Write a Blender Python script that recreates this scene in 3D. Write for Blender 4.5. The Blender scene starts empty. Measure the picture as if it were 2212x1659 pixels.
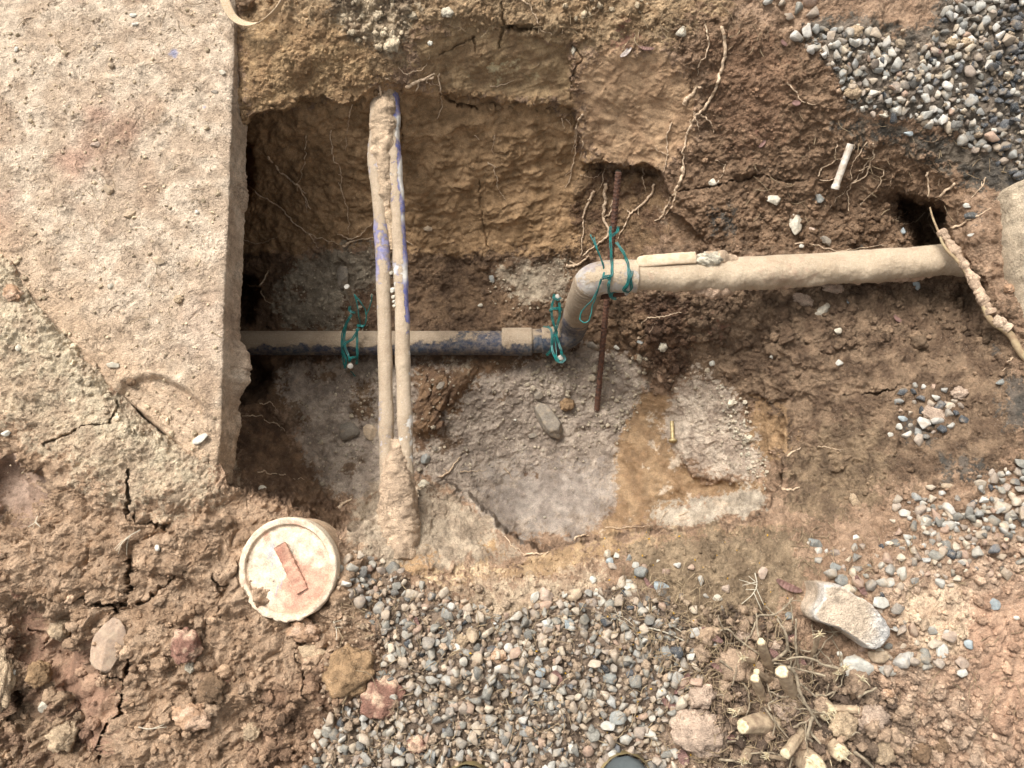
import bpy, math, random
import numpy as np
from mathutils import Vector, Matrix
random.seed(7)
RS = np.random.RandomState(11)
R = math.radians
# ------------------------------------------------------------------ camera, sky, sun, exposure
scene = bpy.context.scene
C = scene.collection
CAM_H, TILT, FPX = 1.4, R(10), 1630.0
cam_d = bpy.data.cameras.new('camera'); cam = bpy.data.objects.new('camera', cam_d); C.objects.link(cam)
cam.location = (0, 0, CAM_H); cam.rotation_euler = (TILT, 0, 0)
cam_d.sensor_width = 36.0; cam_d.lens = 36.0 * FPX / 2212.0; cam_d.clip_start = 0.02; cam_d.clip_end = 400
scene.camera = cam
scene.cycles.max_bounces = 5; scene.cycles.diffuse_bounces = 3; scene.cycles.glossy_bounces = 2
world = bpy.data.worlds.new('World'); scene.world = world; world.use_nodes = True
wn = world.node_tree.nodes; bg = wn['Background']
sky = wn.new('ShaderNodeTexSky'); sky.sky_type = 'NISHITA'; sky.sun_disc = False
SUN_EL, SUN_AZ = 52.0, 325.0        # azimuth measured clockwise from +Y (the top of the picture)
sky.sun_elevation = R(SUN_EL); sky.sun_rotation = R(SUN_AZ); sky.dust_density = 6; sky.air_density = 0.6; sky.ozone_density = 0.6
hs = wn.new('ShaderNodeHueSaturation'); hs.inputs['Saturation'].default_value = 0.12
world.node_tree.links.new(sky.outputs[0], hs.inputs['Color']); world.node_tree.links.new(hs.outputs[0], bg.inputs[0])
bg.inputs[1].default_value = 0.13
sl = bpy.data.lights.new('sun', 'SUN'); sl.energy = 1.5; sl.angle = R(20); sl.color = (1, 0.955, 0.92)
so = bpy.data.objects.new('sun', sl); C.objects.link(so)
_d = Vector((math.sin(R(SUN_AZ)) * math.cos(R(SUN_EL)), math.cos(R(SUN_AZ)) * math.cos(R(SUN_EL)), math.sin(R(SUN_EL))))
so.rotation_euler = _d.to_track_quat('Z', 'Y').to_euler()
scene.view_settings.view_transform = 'Standard'; scene.view_settings.look = 'None'
scene.view_settings.exposure = 0.88; scene.view_settings.gamma = 1

# ------------------------------------------------------------------ helpers
ct, st_ = math.cos(TILT), math.sin(TILT)
def P(px, py, z):
    """plan coordinates (survey grid units) at height z -> world"""
    px = np.asarray(px, float); py = np.asarray(py, float); z = np.asarray(z, float)
    dx = (px - 1106.0) / FPX; dy = -(py - 829.5) / FPX; dz = -1.0
    wy = dy * ct - dz * st_; wz = dy * st_ + dz * ct
    t = (z - CAM_H) / wz
    return np.stack([dx * t, wy * t, z + 0 * t], -1)
CR = dict(C1=(0, 0, .336), C2=(734.4, 0, .336), C3=(1468.8, 0, .336), C4=(0, 553, .336), C5=(734.4, 553, .336), C6=(1468.8, 553, .336),
          C7=(0, 1106, .336), C8=(734.4, 1106, .336), C9=(1468.8, 1106, .336), W1=(725.8, 432, .2396), W2=(1157.8, 466.6, .2708),
          S=(1555.2, 1209.6, .2708), L=(483.8, 1088.6, .1666), RR=(2021.8, 380.2, .2396), T=(0, 0, 1))
def T(c, x, y): o = CR[c]; return (o[0] + x * o[2], o[1] + y * o[2])
def TL(c, pts): return [T(c, *p) for p in pts]
def lin(r, g, b, k=1.0):
    f = lambda v: (v / 255.0 / 12.92 if v / 255.0 <= .04045 else ((v / 255.0 + .055) / 1.055) ** 2.4) * k
    return np.array([f(r), f(g), f(b)])
def sstep(a, b, x): t = np.clip((x - a) / (b - a), 0, 1); return t * t * (3 - 2 * t)

_perm = RS.permutation(256).astype(np.int32); _perm = np.concatenate([_perm, _perm, _perm])
_g = RS.normal(size=(256, 3)); _g = (_g / np.linalg.norm(_g, axis=1, keepdims=True)).astype(np.float32)
def perlin(p):
    p = np.asarray(p, np.float32); i = np.floor(p).astype(np.int32); f = p - i; i &= 255
    u = f * f * f * (f * (f * 6 - 15) + 10); r = 0
    for dx in (0, 1):
        for dy in (0, 1):
            for dz in (0, 1):
                h = _perm[_perm[_perm[(i[..., 0] + dx) & 255] + ((i[..., 1] + dy) & 255)] + ((i[..., 2] + dz) & 255)]
                g = _g[h]
                n = g[..., 0] * (f[..., 0] - dx) + g[..., 1] * (f[..., 1] - dy) + g[..., 2] * (f[..., 2] - dz)
                w = (u[..., 0] if dx else 1 - u[..., 0]) * (u[..., 1] if dy else 1 - u[..., 1]) * (u[..., 2] if dz else 1 - u[..., 2])
                r = r + n * w
    return r * 1.5
def fbm(p, o=4, g=0.5):
    r = 0; a = 1.0
    for k in range(o): r = r + a * perlin(p * (2.0 ** k) + 17.3 * k); a *= g
    return r
_jit = RS.rand(256, 3).astype(np.float32)
def worley(p):
    p = np.asarray(p, np.float32); i = np.floor(p).astype(np.int32); f = p - i
    f1 = np.full(p.shape[:-1], 9, np.float32); f2 = f1.copy(); cid = np.zeros(p.shape[:-1], np.int32)
    for dx in (-1, 0, 1):
        for dy in (-1, 0, 1):
            for dz in (-1, 0, 1):
                h = _perm[_perm[_perm[(i[..., 0] + dx) & 255] + ((i[..., 1] + dy) & 255)] + ((i[..., 2] + dz) & 255)]
                j = _jit[h]
                d = (dx + j[..., 0] - f[..., 0]) ** 2 + (dy + j[..., 1] - f[..., 1]) ** 2 + (dz + j[..., 2] - f[..., 2]) ** 2
                m = d < f1
                f2 = np.where(m, f1, np.minimum(f2, d)); cid = np.where(m, h, cid); f1 = np.where(m, d, f1)
    return np.sqrt(f1), np.sqrt(f2), cid / 255.0
def lumps(p):
    """rounded clods with creases between"""
    f1, f2, cid = worley(p)
    return np.clip(1 - f1, 0, 1) ** 0.8 * (0.55 + 0.8 * cid), np.clip((f2 - f1) * 4, 0, 1), cid

def tag(o, label=None, cat=None, group=None, kind=None):
    if label: o['label'] = label
    if cat: o['category'] = cat
    if group: o['group'] = group
    if kind: o['kind'] = kind
    return o
def link(name, me, mat, parent=None):
    o = bpy.data.objects.new(name, me); C.objects.link(o)
    if mat: me.materials.append(mat)
    if parent: o.parent = parent; o.matrix_parent_inverse = parent.matrix_world.inverted() if False else Matrix.Translation(-Vector(parent.location))
    return o
def mesh_np(name, V, F, mat, parent=None, col=None, wet=None, smooth=True, calm=None):
    """V (n,3) world coordinates, F (m,3|4)"""
    V = np.asarray(V, np.float32); F = np.asarray(F, np.int32)
    me = bpy.data.meshes.new(name); n = F.shape[1]
    me.vertices.add(len(V)); me.vertices.foreach_set('co', V.ravel())
    me.loops.add(F.size); me.loops.foreach_set('vertex_index', F.ravel())
    me.polygons.add(len(F)); me.polygons.foreach_set('loop_start', np.arange(0, F.size, n, dtype=np.int32))
    if smooth: me.polygons.foreach_set('use_smooth', np.ones(len(F), bool))
    me.update(calc_edges=True)
    if col is not None:
        a = me.attributes.new('tint', 'FLOAT_COLOR', 'POINT')
        c = np.ones((len(V), 4), np.float32); c[:, :3] = col; a.data.foreach_set('color', c.ravel())
    if wet is not None:
        a = me.attributes.new('wet', 'FLOAT', 'POINT'); a.data.foreach_set('value', np.asarray(wet, np.float32).ravel())
    if calm is not None:
        a = me.attributes.new('calm', 'FLOAT', 'POINT'); a.data.foreach_set('value', np.asarray(calm, np.float32).ravel())
    return link(name, me, mat, parent)
def recentre(o):
    """put the object's origin at the base centre of its mesh"""
    me = o.data; n = len(me.vertices); a = np.empty(n * 3, np.float32); me.vertices.foreach_get('co', a); a = a.reshape(-1, 3)
    c = np.array([a[:, 0].mean(), a[:, 1].mean(), a[:, 2].min()], np.float32); a -= c
    me.vertices.foreach_set('co', a.ravel()); me.update(); o.location = Vector(c.tolist()) + o.location
    return o
def empty(name, loc, label=None, cat=None, group=None):
    o = bpy.data.objects.new(name, None); C.objects.link(o); o.location = Vector([float(v) for v in loc]); o.empty_display_size = .05
    return tag(o, label, cat, group)
def gridfaces(n, m, wrap=False, off=0):
    i = np.arange(n - 1)[:, None]; j = np.arange(m if wrap else m - 1)[None, :]; j2 = (j + 1) % m
    return (np.stack([i * m + j, i * m + j2, (i + 1) * m + j2, (i + 1) * m + j], -1).reshape(-1, 4) + off)
def catmull(pts, n):
    pts = np.asarray(pts, float)
    if len(pts) == 2: t = np.linspace(0, 1, n)[:, None]; return pts[0] * (1 - t) + pts[1] * t
    q = np.vstack([2 * pts[0] - pts[1], pts, 2 * pts[-1] - pts[-2]]); s = np.linspace(0, len(pts) - 1 - 1e-6, n); k = s.astype(int); u = (s - k)[:, None]
    a, b, c, d = q[k], q[k + 1], q[k + 2], q[k + 3]
    return .5 * ((2 * b) + (-a + c) * u + (2 * a - 5 * b + 4 * c - d) * u ** 2 + (-a + 3 * b - 3 * c + d) * u ** 3)
def sweep(path, rad, ring=12, closed_ends=True, flat=1.0):
    """tube round a dense path; rad: array(n) or (n,ring)"""
    path = np.asarray(path, float); n = len(path); tg = np.gradient(path, axis=0); tg /= np.linalg.norm(tg, axis=1, keepdims=True) + 1e-12
    up = np.array([0, 0, 1.0]) if abs(tg[0, 2]) < .9 else np.array([0, 1.0, 0]); N = np.zeros_like(path); v = up - tg[0] * up.dot(tg[0]); v /= np.linalg.norm(v)
    for i in range(n):
        v = v - tg[i] * v.dot(tg[i]); v /= np.linalg.norm(v) + 1e-12; N[i] = v
    B = np.cross(tg, N); a = np.linspace(0, 2 * math.pi, ring, endpoint=False)
    rad = np.asarray(rad, float); rad = np.broadcast_to(rad[:, None] if rad.ndim == 1 else (rad if rad.ndim == 2 else rad), (n, ring))
    V = path[:, None, :] + rad[..., None] * (np.cos(a)[None, :, None] * N[:, None, :] * flat + np.sin(a)[None, :, None] * B[:, None, :])
    V = V.reshape(-1, 3); F = gridfaces(n, ring, wrap=True)
    if closed_ends:
        c0, c1 = len(V), len(V) + 1; V = np.vstack([V, path[:1], path[-1:]])
        k = np.arange(ring); k2 = (k + 1) % ring
        F = np.vstack([F, np.stack([k * 0 + c0, k2, k, k], -1) , np.stack([k * 0 + c1, (n - 1) * ring + k, (n - 1) * ring + k2, (n - 1) * ring + k2], -1)])
    return V, F
def fix_tris(F):
    """quads that repeat an index -> split all to triangles"""
    t1 = F[:, [0, 1, 2]]; t2 = F[:, [0, 2, 3]]; ok = F[:, 2] != F[:, 3]
    return np.vstack([t1, t2[ok]])
def tube_obj(name, path, rad, mat, parent=None, ring=12, col=None, flat=1.0, ends=True):
    V, F = sweep(path, rad, ring, ends, flat); return mesh_np(name, V, fix_tris(F), mat, parent, col)
def merge(parts):
    Vs, Fs, o = [], [], 0
    for V, F in parts: Vs.append(V); Fs.append(fix_tris(F) if F.shape[1] == 4 else F); Fs[-1] = Fs[-1] + o; o += len(V)
    return np.vstack(Vs), np.vstack(Fs)

# ------------------------------------------------------------------ materials
def newmat(name):
    m = bpy.data.materials.new(name); m.use_nodes = True; nt = m.node_tree; b = nt.nodes['Principled BSDF']; return m, nt, b
def nd(nt, t, **k):
    n = nt.nodes.new(t)
    for a, v in k.items():
        if a.startswith('i_'): n.inputs[int(a[2:]) if a[2:].isdigit() else a[2:]].default_value = v
        else: setattr(n, a, v)
    return n
def mapr(nt, src, a, b, c, d):
    n = nt.nodes.new('ShaderNodeMapRange'); n.inputs[1].default_value = a; n.inputs[2].default_value = b; n.inputs[3].default_value = c; n.inputs[4].default_value = d
    nt.links.new(src, n.inputs[0]); return n.outputs[0]
def mix(nt, f, a, b, mode='MIX'):
    n = nt.nodes.new('ShaderNodeMix'); n.data_type = 'RGBA'; n.blend_type = mode
    for s, v in ((n.inputs[0], f), (n.inputs[6], a), (n.inputs[7], b)):
        if hasattr(v, 'node'): nt.links.new(v, s)
        elif isinstance(v, (int, float)): s.default_value = v
        else: s.default_value = (float(v[0]), float(v[1]), float(v[2]), 1)
    return n.outputs[2]
def noise(nt, scale, detail=4, rough=.55, vec=None, out='Fac'):
    n = nt.nodes.new('ShaderNodeTexNoise'); n.inputs['Scale'].default_value = scale; n.inputs['Detail'].default_value = detail; n.inputs['Roughness'].default_value = rough
    if vec is not None: nt.links.new(vec, n.inputs['Vector'])
    return n.outputs[out]
def geo_pos(nt): return nt.nodes.new('ShaderNodeTexCoord').outputs['Object']
def bump(nt, h, dist, strength=1.0, nrm=None):
    b = nt.nodes.new('ShaderNodeBump'); b.inputs['Distance'].default_value = dist; b.inputs['Strength'].default_value = strength
    nt.links.new(h, b.inputs['Height'])
    if nrm is not None: nt.links.new(nrm, b.inputs['Normal'])
    return b.outputs[0]
def earth_mat(name, fine=1.0, speck=True, tint=None, var=.30, rough=.95):
    m, nt, b = newmat(name); L = nt.links.new; pos = geo_pos(nt)
    if tint is None: base = nd(nt, 'ShaderNodeAttribute', attribute_name='tint').outputs['Color']
    else: base = tint
    n1 = noise(nt, 55, 6, .6, pos); n2 = noise(nt, 420, 5, .65, pos)
    f1 = mapr(nt, n1, .3, .7, 1 - var, 1 + var); f2 = mapr(nt, n2, .3, .7, 1 - var, 1 + var)
    mu = nt.nodes.new('ShaderNodeMath'); mu.operation = 'MULTIPLY'; L(f1, mu.inputs[0]); L(f2, mu.inputs[1])
    sc = nt.nodes.new('ShaderNodeCombineColor')
    for k in range(3): L(mu.outputs[0], sc.inputs[k])
    col = mix(nt, 1.0, base, sc.outputs[0], 'MULTIPLY')
    if speck:
        vo = nd(nt, 'ShaderNodeTexVoronoi'); vo.inputs['Scale'].default_value = 260; L(pos, vo.inputs['Vector'])
        s1 = mapr(nt, vo.outputs['Distance'], .12, .22, 1, 0)
        sep = nt.nodes.new('ShaderNodeSeparateColor'); L(vo.outputs['Color'], sep.inputs[0]); s2 = mapr(nt, sep.outputs[0], .84, .88, 0, 1)
        mm = nt.nodes.new('ShaderNodeMath'); mm.operation = 'MULTIPLY'; L(s1, mm.inputs[0]); L(s2, mm.inputs[1])
        m3 = nt.nodes.new('ShaderNodeMath'); m3.operation = 'MULTIPLY'; L(mm.outputs[0], m3.inputs[0]); m3.inputs[1].default_value = .55
        col = mix(nt, m3.outputs[0], col, (.55, .47, .38))
    L(col, b.inputs['Base Color'])
    wet = nd(nt, 'ShaderNodeAttribute', attribute_name='wet').outputs['Fac']
    L(mapr(nt, wet, 0, 1, rough, .38), b.inputs['Roughness'])
    b.inputs['Specular IOR Level'].default_value = .25
    h1 = bump(nt, noise(nt, 220, 6, .7, pos), .0055 * fine, .85); 
    vo2 = nd(nt, 'ShaderNodeTexVoronoi'); vo2.inputs['Scale'].default_value = 330; L(pos, vo2.inputs['Vector'])
    h2 = bump(nt, mapr(nt, vo2.outputs['Distance'], 0, .8, 1, 0), .0016 * fine, .8, h1)
    h3 = bump(nt, noise(nt, 900, 3, .6, pos), .0012 * fine, .8, h2)
    wv = nt.nodes.new('ShaderNodeVectorMath'); wv.operation = 'MULTIPLY_ADD'; wv.inputs[1].default_value = (.018, .018, .018); L(noise(nt, 70, 4, .6, pos, 'Color'), wv.inputs[0]); L(pos, wv.inputs[2])
    vc = nd(nt, 'ShaderNodeTexVoronoi', feature='DISTANCE_TO_EDGE'); vc.inputs['Scale'].default_value = 85; L(wv.outputs[0], vc.inputs['Vector'])
    ck = mapr(nt, vc.outputs['Distance'], 0, .07, 0, 1); msk = mapr(nt, noise(nt, 22, 3, .6, pos), .46, .6, 0, 1)
    mm2 = nt.nodes.new('ShaderNodeMath'); mm2.operation = 'MAXIMUM'; L(ck, mm2.inputs[0]); 
    cal = nd(nt, 'ShaderNodeAttribute', attribute_name='calm').outputs['Fac']; m4 = nt.nodes.new('ShaderNodeMath'); m4.operation = 'ADD'; m4.use_clamp = True; L(mapr(nt, msk, 0, 1, 1, 0), m4.inputs[0]); L(cal, m4.inputs[1]); L(m4.outputs[0], mm2.inputs[1])
    h3 = bump(nt, mm2.outputs[0], .0035 * fine, .8, h3)
    c5 = nd(nt, 'ShaderNodeAttribute', attribute_name='calm').outputs['Fac']
    for n_ in nt.nodes:
        if n_.type == 'BUMP': L(mapr(nt, c5, 0, 1, .82, .28), n_.inputs['Strength'])
    L(h3, b.inputs['Normal'])
    return m
M = {}
M['soil'] = earth_mat('soil'); M['clod'] = earth_mat('clod_earth', .8)
def stone_mat():
    m, nt, b = newmat('gravel_stone'); L = nt.links.new; pos = geo_pos(nt)
    base = nd(nt, 'ShaderNodeAttribute', attribute_name='tint').outputs['Color']
    n1 = noise(nt, 160, 6, .65, pos); n2 = noise(nt, 60, 3, .5, pos); n3 = noise(nt, 1100, 2, .5, pos)
    col = mix(nt, mapr(nt, n1, .35, .7, 0, .75), base, mix(nt, 1.0, base, (.45, .45, .47), 'MULTIPLY'))
    col = mix(nt, mapr(nt, n3, .55, .72, 0, .6), col, (.5, .49, .46))
    col = mix(nt, mapr(nt, n2, .5, .66, 0, .5), col, lin(172, 154, 130))
    L(col, b.inputs['Base Color']); b.inputs['Roughness'].default_value = .85; b.inputs['Specular IOR Level'].default_value = .3
    L(bump(nt, noise(nt, 300, 6, .7, pos), .002, .7), b.inputs['Normal']); return m
M['stone'] = stone_mat()
def coated_pipe_mat(name, under, mud, scale=26, stretch=(1, 1, 1), red=None):
    """painted pipe partly covered by dried mud; 'wet' attribute = how bare"""
    m, nt, b = newmat(name); L = nt.links.new; pos = geo_pos(nt)
    mp = nt.nodes.new('ShaderNodeMapping'); mp.inputs['Scale'].default_value = stretch; L(pos, mp.inputs['Vector'])
    bare = nd(nt, 'ShaderNodeAttribute', attribute_name='wet').outputs['Fac']; tint = nd(nt, 'ShaderNodeAttribute', attribute_name='tint').outputs['Color']
    n = noise(nt, scale, 8, .68, mp.outputs[0])
    ad = nt.nodes.new('ShaderNodeMath'); ad.operation = 'ADD'; L(n, ad.inputs[0]); L(bare, ad.inputs[1])
    f = mapr(nt, ad.outputs[0], .98, 1.04, 0, 1)
    mn = noise(nt, 300, 5, .6, pos)
    mudc = mix(nt, mapr(nt, mn, .3, .7, 0, 1), mix(nt, 1.0, mud, (.78, .78, .78), 'MULTIPLY'), mud)
    mudc = mix(nt, mapr(nt, noise(nt, 17, 6, .65, pos), .42, .66, 0, .8), mudc, mix(nt, 1.0, mudc, (.76, .72, .68), 'MULTIPLY'))
    mudc = mix(nt, mapr(nt, noise(nt, 700, 2, .5, pos), .56, .7, 0, .5), mudc, (.62, .54, .45))
    if red is not None: mudc = mix(nt, mapr(nt, noise(nt, 9, 6, .7, pos), .57, .68, 0, .45), mudc, red)
    und = mix(nt, mapr(nt, noise(nt, 90, 6, .7, pos), .4, .7, 0, .55), tint, mud)
    L(mix(nt, f, mudc, und), b.inputs['Base Color']); L(mapr(nt, f, 0, 1, .95, .5), b.inputs['Roughness'])
    inv = mapr(nt, f, 0, 1, 1, 0)
    L(bump(nt, noise(nt, 700, 4, .7, pos), .0016, .8, bump(nt, noise(nt, 130, 6, .7, pos), .0060, .8, bump(nt, inv, .0016, .9))), b.inputs['Normal']); return m
def simple_mat(name, col, rough=.6, metal=0, var=.2, scale=80, bmp=.001, col2=None, spec=.4, stretch=None):
    m, nt, b = newmat(name); L = nt.links.new; pos = geo_pos(nt)
    if stretch: mp = nt.nodes.new('ShaderNodeMapping'); mp.inputs['Scale'].default_value = stretch; L(pos, mp.inputs['Vector']); pos = mp.outputs[0]
    c2 = col2 if col2 is not None else np.array(col) * (1 - var * 1.6)
    L(mix(nt, mapr(nt, noise(nt, scale, 6, .62, pos), .38, .64, 0, 1), col, c2), b.inputs['Base Color'])
    b.inputs['Roughness'].default_value = rough; b.inputs['Metallic'].default_value = metal; b.inputs['Specular IOR Level'].default_value = spec
    L(bump(nt, noise(nt, scale * 4, 5, .65, pos), bmp, .8), b.inputs['Normal']); return m
M['rust'] = simple_mat('rusty_steel', lin(112, 78, 60), .85, .15, .3, 120, .001, lin(70, 55, 48))
M['darksteel'] = simple_mat('muddy_steel', lin(158, 142, 120), .85, 0, .3, 120, .001, lin(104, 94, 82))
M['cutsteel'] = simple_mat('cut_steel_end', lin(188, 182, 170), .6, .2, .3, 300, .0006)
M['wire'] = simple_mat('green_coated_wire', lin(10, 108, 102), .34, 0, .2, 55, .0003, lin(24, 72, 68), .6)
M['root'] = simple_mat('root_bark', lin(214, 190, 160), .9, 0, .3, 130, .0012, lin(168, 142, 114))
M['palewood'] = simple_mat('cut_wood', lin(212, 200, 168), .9, 0, .2, 180, .001, lin(184, 164, 126))
M['bark'] = simple_mat('dry_bark', lin(190, 168, 138), .95, 0, .3, 60, .003, lin(146, 124, 100))
M['twig'] = simple_mat('grey_twig', lin(160, 146, 122), .9, 0, .3, 90, .0008, lin(112, 98, 80))
M['straw'] = simple_mat('dry_straw', lin(170, 150, 118), .9, 0, .3, 60, .0004, lin(104, 84, 66))
M['pod'] = simple_mat('dried_pod', lin(136, 104, 94), .7, 0, .3, 90, .001, lin(98, 72, 64))
M['strap'] = simple_mat('webbing', lin(208, 186, 158), .95, 0, .1, 400, .0012, lin(186, 160, 124))
M['white'] = simple_mat('dirty_white_plastic', lin(226, 218, 204), .5, 0, .1, 60, .0006, lin(176, 158, 134))
M['brass'] = simple_mat('old_brass', lin(196, 178, 132), .5, .5, .2, 150, .0006, lin(150, 130, 92))
M['rubber'] = simple_mat('boot_rubber', lin(92, 98, 98), .45, 0, .15, 30, .0006, lin(70, 76, 76))
M['sole'] = simple_mat('boot_sole', lin(128, 112, 74), .8, 0, .2, 60, .001, lin(96, 84, 58))

# ------------------------------------------------------------------ terrain: heights and earth colours on a survey grid
def poly_mask(pts, X, Y):
    pts = np.asarray(pts, float); inside = np.zeros(X.shape, bool); n = len(pts)
    for i in range(n):
        x1, y1 = pts[i]; x2, y2 = pts[(i + 1) % n]
        if y1 == y2: continue
        c = ((y1 > Y) != (y2 > Y)) & (X < (x2 - x1) * (Y - y1) / (y2 - y1) + x1); inside ^= c
    return inside.astype(np.float32)
def blur(a, s):
    r = max(1, int(s * 2.5)); k = np.exp(-.5 * (np.arange(-r, r + 1) / s) ** 2); k /= k.sum()
    p = np.pad(a, r, mode='edge'); p = sum(k[i] * p[i:i + a.shape[0], :] for i in range(2 * r + 1)); return sum(k[i] * p[:, i:i + a.shape[1]] for i in range(2 * r + 1))
X0, X1, Y0, Y1, CS = -260., 2472., -220., 1880., 4.0
cx = np.arange(X0, X1 + CS, CS); cy = np.arange(Y0, Y1 + CS, CS); CX, CY = np.meshgrid(cx, cy)
def soft(pts, s=6):
    return blur(poly_mask(pts, CX, CY), s / CS)
def samp(a, x, y):
    u = np.clip((x - X0) / CS, 0, a.shape[1] - 1.001); v = np.clip((y - Y0) / CS, 0, a.shape[0] - 1.001); i = u.astype(int); j = v.astype(int); fu = u - i; fv = v - j
    return (a[j, i] * (1 - fu) + a[j, i + 1] * fu) * (1 - fv) + (a[j + 1, i] * (1 - fu) + a[j + 1, i + 1] * fu) * fv
def tps(pts):
    p = np.array(pts, float); xy = p[:, :2] / 1000; n = len(p); d = np.linalg.norm(xy[:, None] - xy[None], axis=2)
    K = np.where(d > 0, d * d * np.log(d + 1e-12), 0) + np.eye(n) * 3e-4; A = np.zeros((n + 3, n + 3)); A[:n, :n] = K; A[:n, n] = 1; A[:n, n + 1:] = xy; A[n, :n] = 1; A[n + 1:, :n] = xy.T
    w = np.linalg.solve(A, np.concatenate([p[:, 2], np.zeros(3)])); gx = CX / 1000; gy = CY / 1000; r = w[n] + w[n + 1] * gx + w[n + 2] * gy
    for k in range(n):
        dd = (gx - xy[k, 0]) ** 2 + (gy - xy[k, 1]) ** 2; r = r + w[k] * .5 * dd * np.log(dd + 1e-12)
    return r
outer = [(520,60,-.02),(700,60,0),(850,20,.03),(600,180,-.05),(700,200,-.08),(850,150,-.04),(1000,30,.02),(950,90,0),(1100,100,-.03),(1100,200,-.12),(950,190,-.09),(1200,180,-.1),
 (1300,100,-.03),(1400,60,0),(1300,200,-.1),(1350,340,-.2),(1440,340,-.17),(1500,200,-.07),(1600,100,0),(1700,30,.02),(1800,200,0),(2000,150,.03),(2150,100,.04),(2200,350,0),(1600,300,-.1),
 (1700,400,-.13),(1900,300,-.04),(2000,380,-.08),(2100,420,-.05),(1600,480,-.18),(1800,480,-.16),(1980,480,-.16),(1500,520,-.22),(1450,640,-.29),(1700,640,-.2),(1900,620,-.18),(2110,545,-.05),(2118,600,-.055),(2140,660,-.05),(2070,640,-.17),(2060,500,-.08),(2160,600,-.05),
 (2210,900,0),(1700,760,-.21),(1900,760,-.15),(2050,760,-.13),(2130,740,-.09),(1700,900,-.22),(1850,900,-.15),(2000,900,-.08),(1750,1050,-.17),(1900,1050,-.08),(2050,1050,-.02),(1700,1150,-.07),(1900,1200,0),
 (2200,1200,.02),(1500,1180,-.03),(1300,1200,-.06),(1100,1240,-.05),(950,1250,-.06),(850,1250,-.05),(1200,1400,0),(900,1500,0),(1600,1400,.01),(1900,1500,.03),(2200,1600,.02),(1400,1650,0),
 (650,1120,-.06),(550,1080,-.03),(770,1150,-.07),(750,1210,-.035),(760,1270,-.02),(720,1330,-.005),(500,1150,0),(400,1200,.02),(200,1300,.02),(0,1400,0),(100,1600,-.03),(300,1550,0),(500,1500,0),(650,1600,0),(470,1050,.005),(350,990,.02),(250,950,.03),
 (150,850,.03),(50,700,.035),(100,950,.03),(0,650,.03),(860,1090,-.13),(860,1180,-.09),(960,1120,-.17),(1050,1180,-.14),(-200,900,.02),(-200,1700,0),(1000,1850,0),(2400,1800,.02),(2400,800,.03),(2400,0,.05),
 (1200,-150,.03),(600,-150,.02),(-200,-150,0),(0,300,0),(300,300,0),(300,700,.0)]
inner = [(480,330,-.3),(560,300,-.24),(650,260,-.16),(740,260,-.16),(840,225,-.11),(900,230,-.14),(1000,240,-.16),(1100,260,-.18),(1200,260,-.18),(1245,300,-.22),(600,400,-.35),(750,400,-.29),(900,380,-.26),(1050,380,-.27),
 (1200,380,-.29),(1300,420,-.3),(1400,420,-.27),(520,520,-.48),(600,520,-.44),(750,500,-.38),(900,500,-.36),(1050,500,-.36),(1200,500,-.37),(1300,520,-.36),(1400,500,-.3),(450,700,-.5),(540,700,-.49),(650,600,-.455),(800,580,-.43),
 (1000,600,-.42),(1150,600,-.425),(1250,640,-.42),(1350,680,-.37),(1400,600,-.3),(1450,700,-.31),(650,740,-.47),(900,740,-.455),(1150,740,-.455),(1300,760,-.46),(1400,780,-.4),(650,850,-.47),(800,850,-.48),
 (930,850,-.45),(1100,880,-.49),(1250,900,-.5),(1350,900,-.49),(1430,850,-.43),(1500,850,-.39),(1600,850,-.32),(700,1000,-.47),(850,1000,-.47),(1000,960,-.5),(1200,1050,-.52),(1330,1030,-.51),(1420,1000,-.47),
 (1500,960,-.41),(1620,960,-.35),(1550,1080,-.41),(1640,1080,-.3),(1100,1120,-.5),(1260,1130,-.48),(780,1090,-.42),(560,950,-.33),(500,850,-.42),(620,1050,-.26),(540,1000,-.22),(1700,900,-.23),(1700,760,-.21),(1550,700,-.27),(1600,600,-.2)]
hole = [(400,320),(508,305),(528,268),(556,256),(588,234),(616,246),(650,214),(696,206),(735,232),(768,226),(795,204),(828,176),(880,196),(930,206),(1010,210),(1090,222),(1190,225),(1240,235),(1250,290),(1265,355),(1330,362),(1410,358),(1440,390),
 (1450,450),(1560,560),(1690,640),(1720,780),(1690,940),(1690,1040),(1660,1100),(1600,1128),(1500,1140),(1350,1152),(1250,1170),(1160,1185),(1100,1155),(1050,1100),(1010,1065),(960,1045),(905,1058),(905,1100),(860,1120),(812,1110),
 (760,1150),(700,1135),(640,1090),(560,1060),(500,1050),(480,980),(400,900)]
zo = tps(outer); zi = tps(inner)
wh = soft(hole, 5)
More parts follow.
